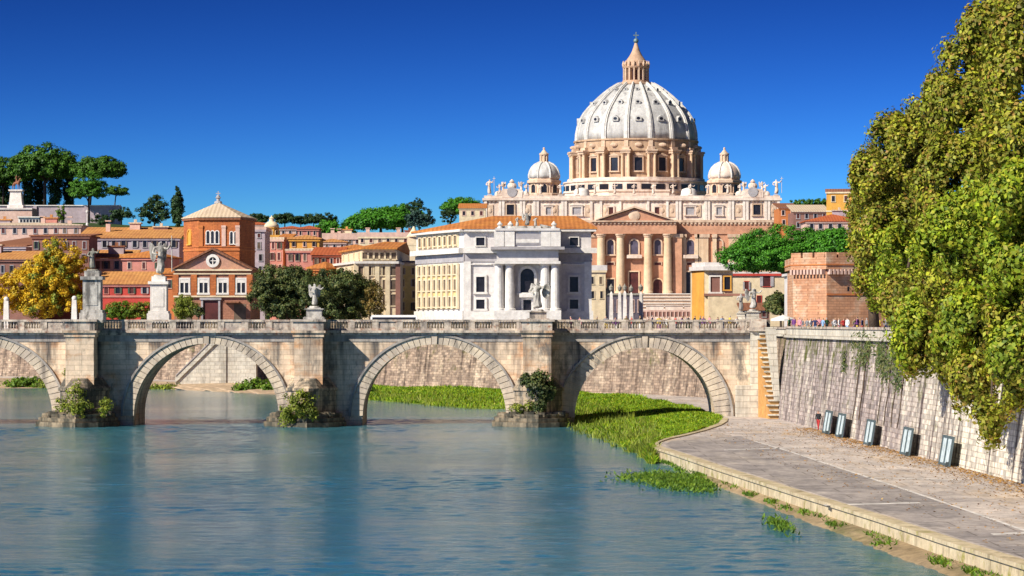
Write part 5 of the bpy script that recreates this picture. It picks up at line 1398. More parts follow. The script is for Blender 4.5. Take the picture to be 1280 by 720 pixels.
# ------------------------------------------------------------------ cream palace on the other side of the street mouth
def cream_palace():
    D = 545.0; x = lambda p: X(p, D); z = lambda p: Z(p, D); F = Fr(0, D)
    r = thing('cream_palace', 'cream corner palace with a low orange roof behind the dark oak', 'palace', (x(470), D, STREET))
    A_, B_, C_ = (X(414, 575), 575.0), (x(445), D), (x(497), D + 1)
    foot = [A_, B_, C_, (X(522, 600), 600.0), (X(430, 610), 610.0)]
    mb = MB(); mb.vprism(foot, STREET - .2, z(327)); mb.build('wall', M['cream'], r)
    up = [(X(427, 575), 575.0), (x(452), D + 3), (x(494), D + 4), (X(512, 600), 600.0), (X(440, 606), 606.0)]
    mb = MB(); mb.vprism(up, z(327) + .002, z(311)); mb.build('upper_wall', M['cream'], r)
    mb = MB(); g = lambda P, s_: [(P[0] + s_ * (P[0] - x(470)) / 12, P[1] + s_ * (P[1] - 580) / 30) for P in [P]][0]
    mb.vprism([g(P, .6) for P in foot], z(329.5), z(326.5)); mb.build('cornice', M['white2'], r)
    mb = MB(); ov = [g(P, .9) for P in up]; zz = z(311) + .003
    mb.vprism(ov, zz, zz + .25); mb.add([(a, b_, zz + .25) for a, b_ in ov] + [(x(472), 575, z(296.5)), (x(500), 580, z(296.5))], [(0, 1, 5), (1, 2, 6, 5), (2, 3, 6), (3, 4, 5, 6), (4, 0, 5)]); mb.build('roof', M['tile'], r)
    for (P, Q, n, rows, u_) in ((A_, B_, 4, ((333, 344), (350, 362), (368, 382)), 0), (B_, C_, 5, ((333, 344), (350, 362), (368, 382)), 0), (up[0], up[1], 4, ((315, 323),), 1), (up[1], up[2], 6, ((315, 323),), 1)):
        an = math.atan2(Q[1] - P[1], Q[0] - P[0]); Fw = Fr(P[0], P[1], an); L = math.hypot(Q[0] - P[0], Q[1] - P[1])
        for i in range(n):
            for yt, yb in rows: window(r, Fw, L * (i + .5) / n, z(yb), z(yt), 1.0, 0, M['cream'], M['shutter'], .16, .15)
    for i in range(5):
        an = math.atan2(C_[1] - B_[1], C_[0] - B_[0]); Fw = Fr(B_[0], B_[1], an); L = math.hypot(C_[0] - B_[0], C_[1] - B_[1])
        mb = MB(); u = L * (i + .0) / 4; mb.box(Fw, u - .4, u + .4, .003, .3, STREET, z(329.5)); mb.build('pilaster', M['cream'] if i < 4 else M['brownwall'], r)
    mb = MB(); mb.box(Fr(x(508), 585), -1.2, 1.2, -2, 0, z(300), z(288)); mb.lathe(x(508), 586, [(1.5, z(288)), (1.0, z(284)), (.5, z(279)), (.15, z(274))], 10); mb.build('roof_lantern', M['cream'], r)
cream_palace()
house('narrow yellow house squeezed between the cream palace and the white palace', 560, 498, 523, 330, 'yellow', 'shed', 326, 'slate', 12, 0, wins=((335, 343, 2, 4), (349, 358, 2, 4), (364, 372, 2, 4), (378, 388, 2, 4)), frame=M['cream'], pane=M['shutter'], zb=STREET)

# ------------------------------------------------------------------ brick church with an octagonal drum
def church():
    D = 518.0; x = lambda p: X(p, D); z = lambda p: Z(p, D); F = Fr(0, D)
    r = thing('brick_church', 'brick church with an octagonal drum, pale pyramid roof and round gable window', 'church', (x(265), D, STREET))
    mb = MB(); mb.box(F, x(218), x(313), -20, 0, STREET, z(337)); mb.build('front_wall', M['front'], r)
    mb = MB(); mb.prism(F, [(x(217), z(337) + .003), (x(314), z(337) + .003), (x(265.5), z(313))], -20, 0); mb.build('gable', M['gable'], r)
    mb = MB()
    for s_ in (-1, 1):
        e, c = x(265.5 + s_ * 51), x(265.5)
        mb.prism(F, [(e, z(338)), (e, z(336)), (c, z(309.5)), (c, z(312.2))], -20.5, .7)
    mb.build('roof', M['tile_brown'], r)
    mb = MB(); mb.box(F, x(216), x(315), .003, .5, z(338.5), z(336.6)); mb.box(F, x(217), x(314), .003, .3, z(343), z(341.5)); mb.box(F, x(217), x(314), .003, .45, z(371.5), z(369.5)); mb.build('cornice', M['cream'], r)
    for px in (219.5, 242.5, 266.5, 290, 312):
        mb = MB(); mb.box(F, x(px) - .5, x(px) + .5, .004, .3, z(369.4), z(343.1)); mb.build('pilaster', M['brick'], r)
    for px in (230.5, 254.5, 278.5, 301.5):
        u = x(px); o = window(r, F, u, z(366), z(349.5), 1.35, 0, M['white2'], M['glass'], .32, .2)
        mb = MB(); mb.box(F, u - .1, u + .1, .031, .15, z(366), z(353.5)); mb.box(F, u - .674, u + .674, .031, .16, z(353.5), z(349.6)); mb.build('mullion', M['white2'], o)
    # oculus
    k = 24; mb = MB(); u, c = x(266), z(326)
    for i in range(k):
        a0, a1 = 2 * math.pi * i / k, 2 * math.pi * (i + 1) / k
        mb.prism(F, [(u + math.cos(a) * q, c + math.sin(a) * q) for a, q in ((a0, .62), (a0, 1.12), (a1, 1.12), (a1, .62))], .003, .3)
    oc = mb.build('round_window', M['white2'], r)
    mb = MB(); mb.prism(F, [(u + math.cos(2 * math.pi * i / k) * .62, c + math.sin(2 * math.pi * i / k) * .62) for i in range(k)], .004, .04); mb.build('pane', M['glass'], oc)
    mb = MB(); mb.box(F, u - .07, u + .07, .041, .12, c - .6, c + .6); mb.box(F, u - .6, u + .6, .041, .11, c - .07, c + .07); mb.build('mullion', M['white2'], oc)
    mb = MB(); mb.box(F, x(254), x(273), .003, .06, STREET, z(376)); dn = mb.build('door', M['glass_red'], r)
    mb = MB(); mb.box(F, x(251.5), x(254) - .002, .003, .35, STREET, z(375)); mb.box(F, x(273) + .002, x(275.5), .003, .35, STREET, z(375)); mb.box(F, x(250), x(277), .003, .5, z(375) + .002, z(372.2)); mb.build('door_frame', M['greytrim'], dn)
    for px in (232, 300):
        mb = MB(); mb.box(F, x(px) - 1, x(px) + 1, .003, .06, STREET, z(380)); mb.build('side_door', M['shutter'], r)
    mb = MB(); mb.box(F, x(281), x(300), .1, 2.6, z(378.5), z(377)); mb.build('awning', M['tile_brown'], r)
    # drum: three faces show
    yd = D + 9
    oct_ = [(X(224.5, yd) , yd + 6.5), (X(248.5, yd), yd - .5), (X(300, yd), yd - 1.2), (X(310.5, yd), yd + 5), (X(310.5, yd) + .2, yd + 11), (X(299, yd), yd + 16), (X(250, yd), yd + 16), (X(226, yd), yd + 12)]
    zd = lambda p: Z(p, yd)
    mb = MB(); mb.vprism(oct_, z(345), zd(273)); dr = mb.build('drum', M['brick'], r)
    cxy = (X(267.5, yd), yd + 7.5)
    grow = lambda s_: [(cxy[0] + (a - cxy[0]) * s_, cxy[1] + (b_ - cxy[1]) * s_) for a, b_ in oct_]
    for nm, y0, y1, s_ in (('cornice', 274.8, 272.0, 1.05), ('string_course', 313.5, 311.5, 1.02), ('string_course', 309, 308, 1.015)):
        mb = MB(); mb.vprism(grow(s_), zd(y0), zd(y1)); mb.build(nm, M['tile_brown'] if nm == 'cornice' else M['orange'], dr)
    mb = MB(); mb.vprism(grow(1.07), zd(272) + .002, zd(271)); mb.pyramid(grow(1.06), zd(271) + .003, (cxy[0], cxy[1], zd(250.5))); mb.build('drum_roof', M['slate'], r)
    mb = MB(); mb.lathe(cxy[0], cxy[1], [(.75, zd(252)), (.6, zd(249.5)), (.3, zd(249)), (.28, zd(246.5)), (.5, zd(245)), (.12, zd(242))], 10); mb.ball((cxy[0], cxy[1], zd(243.6)), .32); mb.box(Fr(cxy[0], cxy[1]), -.06, .06, -.06, .06, zd(243), zd(236.5)); mb.box(Fr(cxy[0], cxy[1]), -.4, .4, -.059, .059, zd(240), zd(239)); mb.build('finial', M['greytrim'], r)
    def face(i):
        P, Q = oct_[i], oct_[i + 1]; an = math.atan2(Q[1] - P[1], Q[0] - P[0]); return Fr(P[0], P[1], an), math.hypot(Q[0] - P[0], Q[1] - P[1])
    f1, L1 = face(1)
    for q in (-1, 0, 1): window(dr, f1, L1 * .345 + q * .78, zd(304.5), zd(289), .52, 0, M['white2'], M['glass'], .15, .14, arch=True)
    for u in (L1 * .06, L1 * .62, L1 * .96): 
        mb = MB(); mb.box(f1, u - .35, u + .35, .003, .18, zd(308), zd(285)); mb.box(f1, u - .4, u + .4, .003, .25, zd(285) + .002, zd(282)); mb.build('pilaster', M['palepink'] if u > L1 * .5 else M['orange'], dr)
    for q in (-.5, .5): window(dr, f1, L1 * .86 + q * .72, zd(305), zd(290), .46, 0, M['white2'], M['glass'], .13, .14, arch=True)
    f0, L0 = face(0)
    window(dr, f0, L0 * .42, zd(304.5), zd(287), L0 * .22, 0, M['ochre'], M['ochre'], .2, .2, arch=True)
church()
# ------------------------------------------------------------------ the other houses
H = house
H('long low house with a row of windows under a pale roof below the pine hill', 660, -40, 101, 282, 'palepink', 'hip', 277, 'slate', 14, 0, wins=((285.5, 291.5, 11, 4.6),), chim=3)
H('brown house with a dark sloping roof at the left edge of the photo', 585, -30, 36, 309, 'lilac', 'shed', 289, 'tile_brown', 30, -.35, wins=((314, 322, 4, 4),))
H('low brown house with an orange strip roof behind the yellow tree at the left edge', 562, -30, 48, 324.5, 'brownwall', 'shed', 313.5, 'tile_ochre', 12, 0, wins=((332, 341, 6, 4),))
H('brown walled house with a flat tiled roof behind the top of the yellow tree', 575, 40, 111, 295.5, 'brownwall', 'hip', 291, 'tile_brown', 12, 0, wins=((302, 311, 6, 4.4), (318, 327, 6, 4.4)), band=(297,))
H('long house with a broad ochre tiled roof left of the octagonal drum', 620, 99, 224, 298, 'lilac', 'shed', 282.5, 'tile_ochre', 16, 0, wins=((301.5, 309, 10, 5.5),), pane=M['glass'], chim=1)
H('pale house with dark openings under an orange roof left of the plain pedestal', 585, 112, 166, 323.5, 'palepink', 'shed', 312.5, 'tile_ochre', 9, 0, wins=((326, 336, 4, 6.5),), band=(339.5,))
H('pink house with an orange hipped roof behind the plain pedestal', 562, 153, 206, 322.5, 'pink', 'hip', 312, 'tile', 12, -.12, wins=((328, 336, 3, 4.5),))
H('crimson low house with an orange roof between the two left pedestals', 546, 124, 205, 355.5, 'crimson', 'shed', 340, 'tile_ochre', 9, 0, wins=((359.5, 367, 5, 6),), frame=M['pink'], band=(370.5,))
H('narrow orange house attached to the left side of the brick church', 522, 203, 219, 342, 'orange', 'shed', 336, 'tile', 8, 0, wins=((350, 360, 1, 4.5),))
H('lilac tower house with dark windows right of the octagonal drum', 560, 306, 331, 287, 'lilac', 'flat', 283.5, 'palepink', 12, 0, wins=((292, 297, 2, 4), (303, 311, 2, 4.5), (318, 326, 2, 4.5), (333, 341, 2, 4.5)))
H('pale rooftop house behind the lilac tower house', 760, 305, 336, 281, 'palepink', 'hip', 276.5, 'tile_red', 12, 0, wins=((284, 289, 3, 3),))
H('tall pink house with rows of windows and a pale flat roof', 620, 320, 354, 299.5, 'pink', 'flat', 296.5, 'slate', 14, -.1, wins=((303, 311, 4, 4), (316, 325, 4, 4), (331, 340, 4, 4), (346, 354, 4, 4)), pane=M['glass_red'], frame=M['palepink'])
H('narrow orange-brown house between the tall pink house and the yellow gabled house', 640, 352, 364, 297, 'orange', 'shed', 292, 'tile', 10, 0, wins=((304, 311, 1, 4), (318, 325, 1, 4)))
H('house with a bright yellow top storey and a tan roof', 610, 362, 399, 299, 'ochre', 'hip', 292.5, 'tile_ochre', 13, .0, wins=((302, 308, 3, 3.4),), band=(311.5,))
H('rose coloured house with four dark windows in front of the yellow-topped house', 600, 358, 396, 313.5, 'pink', 'flat', 311.2, 'slate', 8, 0, wins=((317.5, 326, 4, 3.8),))
H('dark red house with a low red-brown roof left of the cream palace', 590, 391, 427, 319, 'darkred', 'shed', 308.5, 'tile_red', 13, 0, wins=((323, 331, 4, 3.6),), band=(320.6,))
H('small house whose bright orange roof rises above the dark oak', 565, 386, 406, 336, 'orange', 'hip', 326.5, 'tile', 9, -.3)
H('low pale pink house in the back row, right of the yellow cupola', 820, 350, 376, 286, 'palepink', 'hip', 281.5, 'tile_red', 12, 0, wins=((288, 293, 3, 3),))
H('brick red house in the back row beside the low pale pink one', 800, 372, 398, 286.5, 'pink', 'hip', 281, 'tile_red', 12, 0, wins=((289, 294, 3, 3),))
H('pale house with a long flat roof in the back row under the green pine', 780, 404, 452, 297.5, 'palepink', 'flat', 291.5, 'palepink', 12, 0, wins=((299.5, 304.5, 5, 4),), chim=2)
H('pale house with a flat roof behind the roof of the cream palace', 760, 448, 522, 296, 'cream', 'flat', 290.5, 'palepink', 12, 0, wins=((298, 303, 7, 4),), chim=2)
H('tan roofed house in the back row between the yellow-topped house and the flat pale one', 700, 396, 432, 303, 'palepink', 'hip', 297.5, 'tile_ochre', 12, 0, wins=((305, 310, 4, 3.4),), chim=1)
H('terracotta house in the back row below the flat pale one', 660, 424, 462, 311, 'pink', 'hip', 304.5, 'tile', 12, 0)
H('cream house with an orange roof at the left shoulder of the basilica', 1150, 574, 607, 260.5, 'cream', 'shed', 252.5, 'tile', 20, 0, wins=((264, 269, 3, 4),))
H('beige house with a stone cornice between the white palace and the basilica columns', 600, 736, 757, 338, 'cream', 'flat', 331.5, 'white', 20, 0, wins=((346, 355, 2, 4), (364, 373, 2, 4)), frame=M['cream'])
H('orange house at the right shoulder of the basilica', 900, 974, 996, 260, 'orange', 'shed', 252, 'tile_brown', 18, 0, wins=((263, 269, 2, 4), (275, 281, 2, 4)))
H('dark brown house with a pale roof above the umbrella pine', 880, 992, 1036, 265, 'brownwall', 'shed', 254, 'slate', 18, 0, wins=((267, 273, 4, 4), (278, 284, 4, 4)))
H('ochre tower house with a flat tiled cap beside the large plane trees', 800, 1033, 1066, 240, 'ochre', 'flat', 236.2, 'tile_brown', 12, -.2, wins=((245, 252, 2, 5),), frame=M['cream'], band=(264,))
H('low pale house with a broad pinkish roof below the ochre tower house', 740, 1008, 1080, 277, 'palepink', 'hip', 266.5, 'tile_red', 14, 0, wins=((280, 286, 6, 5),))
H('pale blue-grey rooftop house under the far trees right of the basilica', 960, 1012, 1034, 264, 'lilac', 'flat', 262, 'white', 14, 0, wins=((266, 270, 2, 3),))

def gatehouse():
    D = 520.0; x = lambda p: X(p, D); z = lambda p: Z(p, D); F = Fr(x(880.5), D)
    r = thing('gatehouse', 'small gatehouse with a heavy grey cornice and a yellow left flank', 'gatehouse', (x(890), D, STREET))
    w = x(916) - x(880.5)
    mb = MB(); mb.vprism([(x(880.5), D), (x(916), D), (x(916), D + 10), (x(869) - .2, D + 10), (x(868), D + 5.5)], STREET, z(338)); mb.build('wall', M['cream'], r)
    an = math.atan2(-5.5, x(880.5) - x(868)); Fs = Fr(x(868), D + 5.5, an); Ls = math.hypot(5.5, x(880.5) - x(868))
    mb = MB(); mb.box(Fs, 0, Ls, .003, .1, STREET, z(338.2)); mb.build('yellow_flank', M['ochre'], r)
    mb = MB(); mb.vprism([(x(879), D - 1.0), (x(919), D - 1.0), (x(919), D + 11), (x(866), D + 11), (x(864.5), D + 5)], z(338) + .002, z(333)); mb.vprism([(x(881), D - .4), (x(917), D - .4), (x(917), D + 10), (x(869), D + 10), (x(868), D + 5)], z(333) + .002, z(328)); mb.build('cornice', M['white'], r)
    window(r, F, x(894) - x(880.5), z(365), z(346), 1.6, 0, M['white2'], M['brownwall'], .3, .25)
    window(r, F, x(909) - x(880.5), z(362), z(346), 1.0, 0, M['ochre'], M['glass'], .2, .25)
    mb = MB(); mb.box(F, -.1, w + 2.2, .004, 1.3, z(370), z(367)); mb.build('balcony', M['brownwall'], r)
    mb = MB(); mb.box(F, .5, x(930) - x(880.5), .005, 4.0, STREET - .1, z(371)); mb.build('forecourt_wall', M['cream'], r)
gatehouse()
H('cream ruined-looking house with red framed windows under the umbrella pine', 540, 914, 986, 342, 'cream', 'flat', 340, 'white', 12, 0, wins=((345, 358, 1, 11, 950, 966), (352, 362, 1, 6, 925, 940), (370, 382, 3, 6)), frame=M['crimson'], pane=M['glass_red'], zb=STREET)
H('low brown lean-to at the foot of the cream ruined-looking house', 500, 928, 962, 388, 'brownwall', 'shed', 380, 'tile_brown', 6, 0, wins=((390, 396, 3, 5),), zb=STREET, cornice=False)

# yellow church cupola in the middle distance
def cupola():
    D = 700.0; x = lambda p: X(p, D); z = lambda p: Z(p, D); c = x(339.5)
    r = thing('church_cupola', 'small yellowish cupola with a lantern above the tall pink house', 'cupola', (c, D, ground_z(c, D)))
    mb = MB(); mb.lathe(c, D, [(1.75, ground_z(c, D) - 1), (1.75, z(286)), (1.95, z(285.5)), (1.95, z(284.5))], 8, 0, math.pi / 8); dr = mb.build('drum', M['ochre'], r)
    for i in (-1, 0, 1):
        a = i * math.pi / 4; window(dr, Fr(c + 1.62 * math.sin(a), D - 1.62 * math.cos(a), a), 0, z(295), z(288), .55, 0, M['cream'], M['shutter'], .12, .15, arch=True)
    mb = MB(); mb.lathe(c, D, [(1.75, z(284.5)), (1.6, z(281)), (1.1, z(278)), (.6, z(276.8))], 20); mb.build('dome', M['cream'], r, smooth=True)
    mb = MB(); mb.lathe(c, D, [(.6, z(277)), (.5, z(273.5)), (.65, z(273)), (.2, z(271)), (.05, z(269))], 10); mb.build('lantern', M['cream'], r)
    mb = MB(); mb.box(Fr(c, D - 2), -2.6, 2.6, -6, 0, ground_z(c, D) - 1, z(294)); mb.build('church_wall', M['ochre'], r)
cupola()

# ------------------------------------------------------------------ hill: terrace wall, monument, lamp, sheds
def terrace():
    D = 905.0; F = Fr(0, D); z = lambda p: Z(p, D); r = thing('terrace_wall', 'long lilac terrace wall under the dark pines on the hill', 'wall', (X(90, D), D, z(280)))
    mb = MB(); mb.box(F, X(-60, D), X(151, D), -3, 0, z(290), z(257.5)); mb.build('wall_face', M['lilac'], r)
    mb = MB(); mb.box(F, X(-60, D), X(151, D), -.4, .4, z(257.5) + .002, z(256.3)); mb.build('coping', M['white2'], r)
    for px in (14, 44, 76, 108, 138):
        mb = MB(); mb.box(F, X(px, D) - .5, X(px, D) + .5, .003, .5, z(290), z(257.6)); mb.build('buttress', M['lilac'], r)
    D2 = 870; F2 = Fr(0, D2)
    r = thing('white_pavilion', 'low white pavilion with a dark window band below the terrace wall', 'pavilion', (X(37, D2), D2, Z(282, D2)))
    mb = MB(); mb.box(F2, X(23, D2), X(49, D2), -6, 0, Z(286, D2), Z(272, D2)); mb.build('wall', M['white2'], r)
    mb = MB(); mb.box(F2, X(22, D2), X(50, D2), -6.3, .5, Z(272, D2) + .002, Z(270.6, D2)); mb.build('roof', M['white2'], r)
    for i in range(6): window(r, F2, X(26.5 + 4 * i, D2), Z(278, D2), Z(274.3, D2), .62, 0, M['white2'], M['glass'], .06, .06)
    r = thing('brown_bastion', 'squat brown bastion carrying the monument on the hill', 'bastion', (X(15, D2 + 8), D2 + 8, Z(282, D2)))
    D3 = 884; F3 = Fr(0, D3)
    mb = MB(); mb.box(F3, X(-40, D3), X(40, D3), -10, 0, Z(290, D3), Z(260, D3)); mb.build('wall', M['palepink'], r)
    mb = MB(); mb.box(F3, X(-40, D3), X(40.5, D3), .003, .4, Z(262, D3), Z(260.2, D3)); mb.build('cornice', M['white'], r)
terrace()
def monument():
    D = 892.0; z = lambda p: Z(p, D); c = X(20.5, D); F = Fr(c, D)
    t = thing('monument', 'monument with a brown rider figure on a tall white pedestal before the dark pines', 'monument', (c, D, z(260)))
    mb = MB(); mb.box(F, -2.3, 2.3, -2.3, 2.3, z(260.3), z(256.5)); mb.vprism([(c - 1.9, D - 1.9), (c + 1.9, D - 1.9), (c + 1.9, D + 1.9), (c - 1.9, D + 1.9)], z(256.5) + .002, z(239), 0, [(c - 1.5, D - 1.5), (c + 1.5, D - 1.5), (c + 1.5, D + 1.5), (c - 1.5, D + 1.5)]); mb.box(F, -2.0, 2.0, -2.0, 2.0, z(239) + .002, z(237.2)); mb.build('pedestal', M['white2'], t)
    z0 = z(237.2)
    # generic horse seen from the front quarter with a rider
    v = [(0, .9, 1.75), (0, 0, 1.7), (0, -.8, 1.8), (0, -1.15, 2.35), (0, -1.35, 2.8), (0, -1.75, 2.6)]; r_ = [.42, .40, .40, .24, .2, .11]; e = [(0, 1), (1, 2), (2, 3), (3, 4), (4, 5)]
    for sx in (-1, 1):
        b = len(v); v += [(sx * .28, -.85, 1.3), (sx * .28, -.95, .7), (sx * .28, -.9, .05)]; r_ += [.17, .10, .09]; e += [(2, b), (b, b + 1), (b + 1, b + 2)]
        b = len(v); v += [(sx * .3, .85, 1.25), (sx * .3, 1.1, .75), (sx * .3, 1.0, .05)]; r_ += [.2, .11, .09]; e += [(0, b), (b, b + 1), (b + 1, b + 2)]
    b = len(v); v += [(0, 1.25, 1.5), (0, 1.35, .8)]; r_ += [.1, .08]; e += [(0, b), (b, b + 1)]
    V, Fc = skin_mesh(v, e, r_, 1)
    mb = MB(); ca, sa = math.cos(.9), math.sin(.9); k = 1.15
    tr = lambda p: (c + k * (p[0] * ca - p[1] * sa), D + k * (p[0] * sa + p[1] * ca), z0 + k * p[2])
    mb.add([tr(p) for p in V], Fc); put_figure(mb, (c, D, z0 + 1.55 * k), 2.2 * k, 1, False, rz=.9)
    mb.build('rider_figure', M['tile_brown'], t, smooth=True)
monument()
def lamp(px, ytop, ybase, D, label, mat='white2', group='pale lamp posts', head=True):
    c = X(px, D); z0, z1 = Z(ybase, D), Z(ytop, D)
    t = thing('lamp_post', label, 'lamp post', (c, D, z0), group)
    mb = MB(); mb.lathe(c, D, [(.35, z0), (.3, z0 + .8), (.12, z0 + 1.0), (.08, z1 - .6)], 10); mb.build('pole', M[mat], t)
    mb = MB(); mb.lathe(c, D, [(.08, z1 - .6), (.28, z1 - .5), (.34, z1 - .1), (.1, z1), (.02, z1 + .2)], 10); mb.build('lantern', M[mat], t)
lamp(109, 263, 284, 690, 'thin pale lamp post in front of the lilac terrace wall')

H('low dark mauve block behind the obelisk lamps', 730, 751, 804, 369, 'darkmauve', 'flat', 366.5, 'bronze', 14, 0, wins=((375, 390, 6, 3),), zb=STREET, cornice=False)
# pale obelisk lamps lining the avenue towards the basilica
for i, (px, yt, D, lab) in enumerate(((757.5, 371, 610, 'leftmost obelisk lamp of the row beside the white palace'), (764, 366, 640, 'obelisk lamp second from the left in the row beside the white palace'), (774.5, 366, 660, 'middle left obelisk lamp in front of the basilica doors'), (781, 365, 690, 'middle right obelisk lamp in front of the basilica doors'), (789, 367, 650, 'obelisk lamp second from the right in front of the basilica steps'), (801, 366, 620, 'rightmost obelisk lamp beside the basilica steps'))):
    c = X(px, D); s_ = 2.5 * D / FP; F = Fr(c, D); zt_ = Z(yt, D)
    t = thing('obelisk_lamp', lab, 'lamp', (c, D, STREET), 'obelisk lamps along the avenue')
    mb = MB(); mb.box(F, -s_ * 1.5, s_ * 1.5, -s_ * 1.5, s_ * 1.5, STREET, STREET + 1.6); mb.build('base', M['white2'], t)
    mb = MB(); q = lambda w: [(c - w, D - w), (c + w, D - w), (c + w, D + w), (c - w, D + w)]
    mb.vprism(q(s_), STREET + 1.602, zt_ - .2, 0, q(s_ * .66)); mb.pyramid(q(s_ * .66), zt_ - .198, (c, D, zt_ + .5)); mb.build('shaft', M['white2'], t)
    mb = MB(); mb.lathe(c, D, [(.1, zt_ + .3), (.4, zt_ + .6), (.5, zt_ + 1.2), (.2, zt_ + 1.5), (.02, zt_ + 1.9)], 8); mb.build('lantern', M['bronze'], t)
def fence_row(label, D, x0, x1, yt, yb, mat, gap=4):
    F = Fr(0, D); r = thing('barrier', label, 'barrier', (X((x0 + x1) / 2, D), D, STREET))
    mb = MB(); mb.box(F, X(x0, D), X(x1, D), -.3, 0, Z(yb, D), Z(yt, D) - .5); mb.build('panel', M[mat], r)
    mb = MB(); mb.box(F, X(x0, D) - .1, X(x1, D) + .1, -.4, .1, Z(yt, D) - .498, Z(yt, D)); mb.build('rail', M['palepink'], r)
    n = int((x1 - x0) / gap)
    for i in range(n + 1):
        u = X(x0 + (x1 - x0) * i / n, D); mb = MB(); mb.box(F, u - .18, u + .18, .003, .25, STREET, Z(yt, D) - .5); mb.build('post', M['palepink'], r)
fence_row('low mauve barrier across the foot of the basilica steps', 900, 803, 868, 387.5, 396, 'brownwall', 5)

# ------------------------------------------------------------------ brick bastion with battlements
def bastion():
    D = 352.0; x = lambda p: X(p, D); z = lambda p: Z(p, D)
    r = thing('brick_bastion', 'brick bastion with battlements and a pale left face beside the plane trees', 'bastion', (x(1045), D, STREET))
    foot = [(x(996), D + 4.5), (x(1033), D - .2), (x(1110), D + 2.5), (x(1110), D + 16), (x(1000), D + 16)]
    cxy = (x(1050), D + 8)
    gr = lambda s_, f=foot: [(cxy[0] + (a - cxy[0]) * s_, cxy[1] + (b_ - cxy[1]) * s_) for a, b_ in f]
    mb = MB(); mb.vprism(gr(1.01), STREET - .2, z(338), 0, foot); mb.build('wall', M['tower_brick'], r)
    mb = MB(); mb.vprism(gr(1.06), z(336.5), z(322)); mb.build('battlement_wall', M['tower_brick'], r)
    mb = MB(); mb.vprism(gr(1.075), z(331.5) , z(330)); mb.build('string_course', M['orange'], r)
    def fr(i, s_):
        f = gr(s_); P, Q = f[i], f[i + 1]; return Fr(P[0], P[1], math.atan2(Q[1] - P[1], Q[0] - P[0])), math.hypot(Q[0] - P[0], Q[1] - P[1])
    for i, n in ((0, 10), (1, 16)):
        F, L = fr(i, 1.0)
        for k in range(n):
            u = L * (k + .5) / n; w = L / n * .28
            mb = MB(); mb.prism(Fr(F.p(u, 0, 0)[0], F.p(u, 0, 0)[1], math.atan2(F.U[1], F.U[0])), [(-w, z(343)), (w, z(343)), (w, z(336.6)), (-w, z(336.6))], .003, .62); mb.build('corbel', M['palepink'], r)
        F, L = fr(i, 1.06); m_ = 3 if i == 0 else 5
        for k in range(m_):
            u0 = L * (k + .02) / m_; u1 = L * (k + .84) / m_
            mb = MB(); mb.box(F, u0, u1, -.7, -.004, z(322) + .002, z(315.5)); mb.build('merlon', M['tower_brick'], r)
    F, L = fr(1, 1.0)
    mb = MB(); mb.box(F, 0, L, .004, .12, z(369), z(367)); mb.build('string_course', M['orange'], r)
    for u_, y_ in ((.35, 358), (.62, 380)):
        mb = MB(); mb.box(F, L * u_, L * u_ + .25, .003, .03, z(y_ + 6), z(y_)); mb.build('slit', M['glass'], r)
bastion()
H('white rooftop hut behind the brick bastion', 372, 986, 998, 345, 'white', 'flat', 343, 'white', 6, 0, wins=((350, 358, 1, 4),), zb=STREET)

# ------------------------------------------------------------------ trees
def pine(label, px, py, rx, ry, D, ytr, mat, seed, trunk_px=None, n_cl=170, per=60, cr=None, leaf=None, lob_n=7, group='umbrella pines', name='umbrella_pine', gz=None, r0=None):
    """Umbrella pine: bare trunk, flat domed crown of many needle clumps."""
    s_ = D / FP; rg_ = random.Random(seed); lobes = []
    c = (X(px, D), D, Z(py, D)); A_, B_ = rx * s_, ry * s_
    for i in range(lob_n):
        a = 2 * math.pi * i / lob_n + rg_.uniform(-.3, .3); q = rg_.uniform(.48, .6)
        lobes.append(((c[0] + math.cos(a) * A_ * q, c[1] + math.sin(a) * A_ * q, c[2] - B_ * rg_.uniform(.2, .38)), (A_ * .46, A_ * .46, B_ * .62)))
    lobes.append(((c[0], c[1], c[2] + B_ * .10), (A_ * .80, A_ * .80, B_ * .85)))
    n_cl = int(n_cl * 2.1)
    tx = X(trunk_px if trunk_px is not None else px, D); zb_ = gz if gz is not None else Z(ytr, D)
    base = (tx, D, zb_)
    cr = cr or max(.5, A_ * .13); leaf = leaf or max(.16, cr * .26)
    r0 = r0 or max(.22, A_ * .05)
    top = (tx * .5 + c[0] * .5, D, c[2] - B_ * .7)
    return tree(name, label, 'tree', base, [base, (tx + (top[0] - tx) * .3, D, zb_ + (top[2] - zb_) * .5), top], (r0, r0 * .7), lobes, M[mat], n_cl, per, cr, leaf, group, M['bark_pine'], seed, True, .35, .6, up=.5)
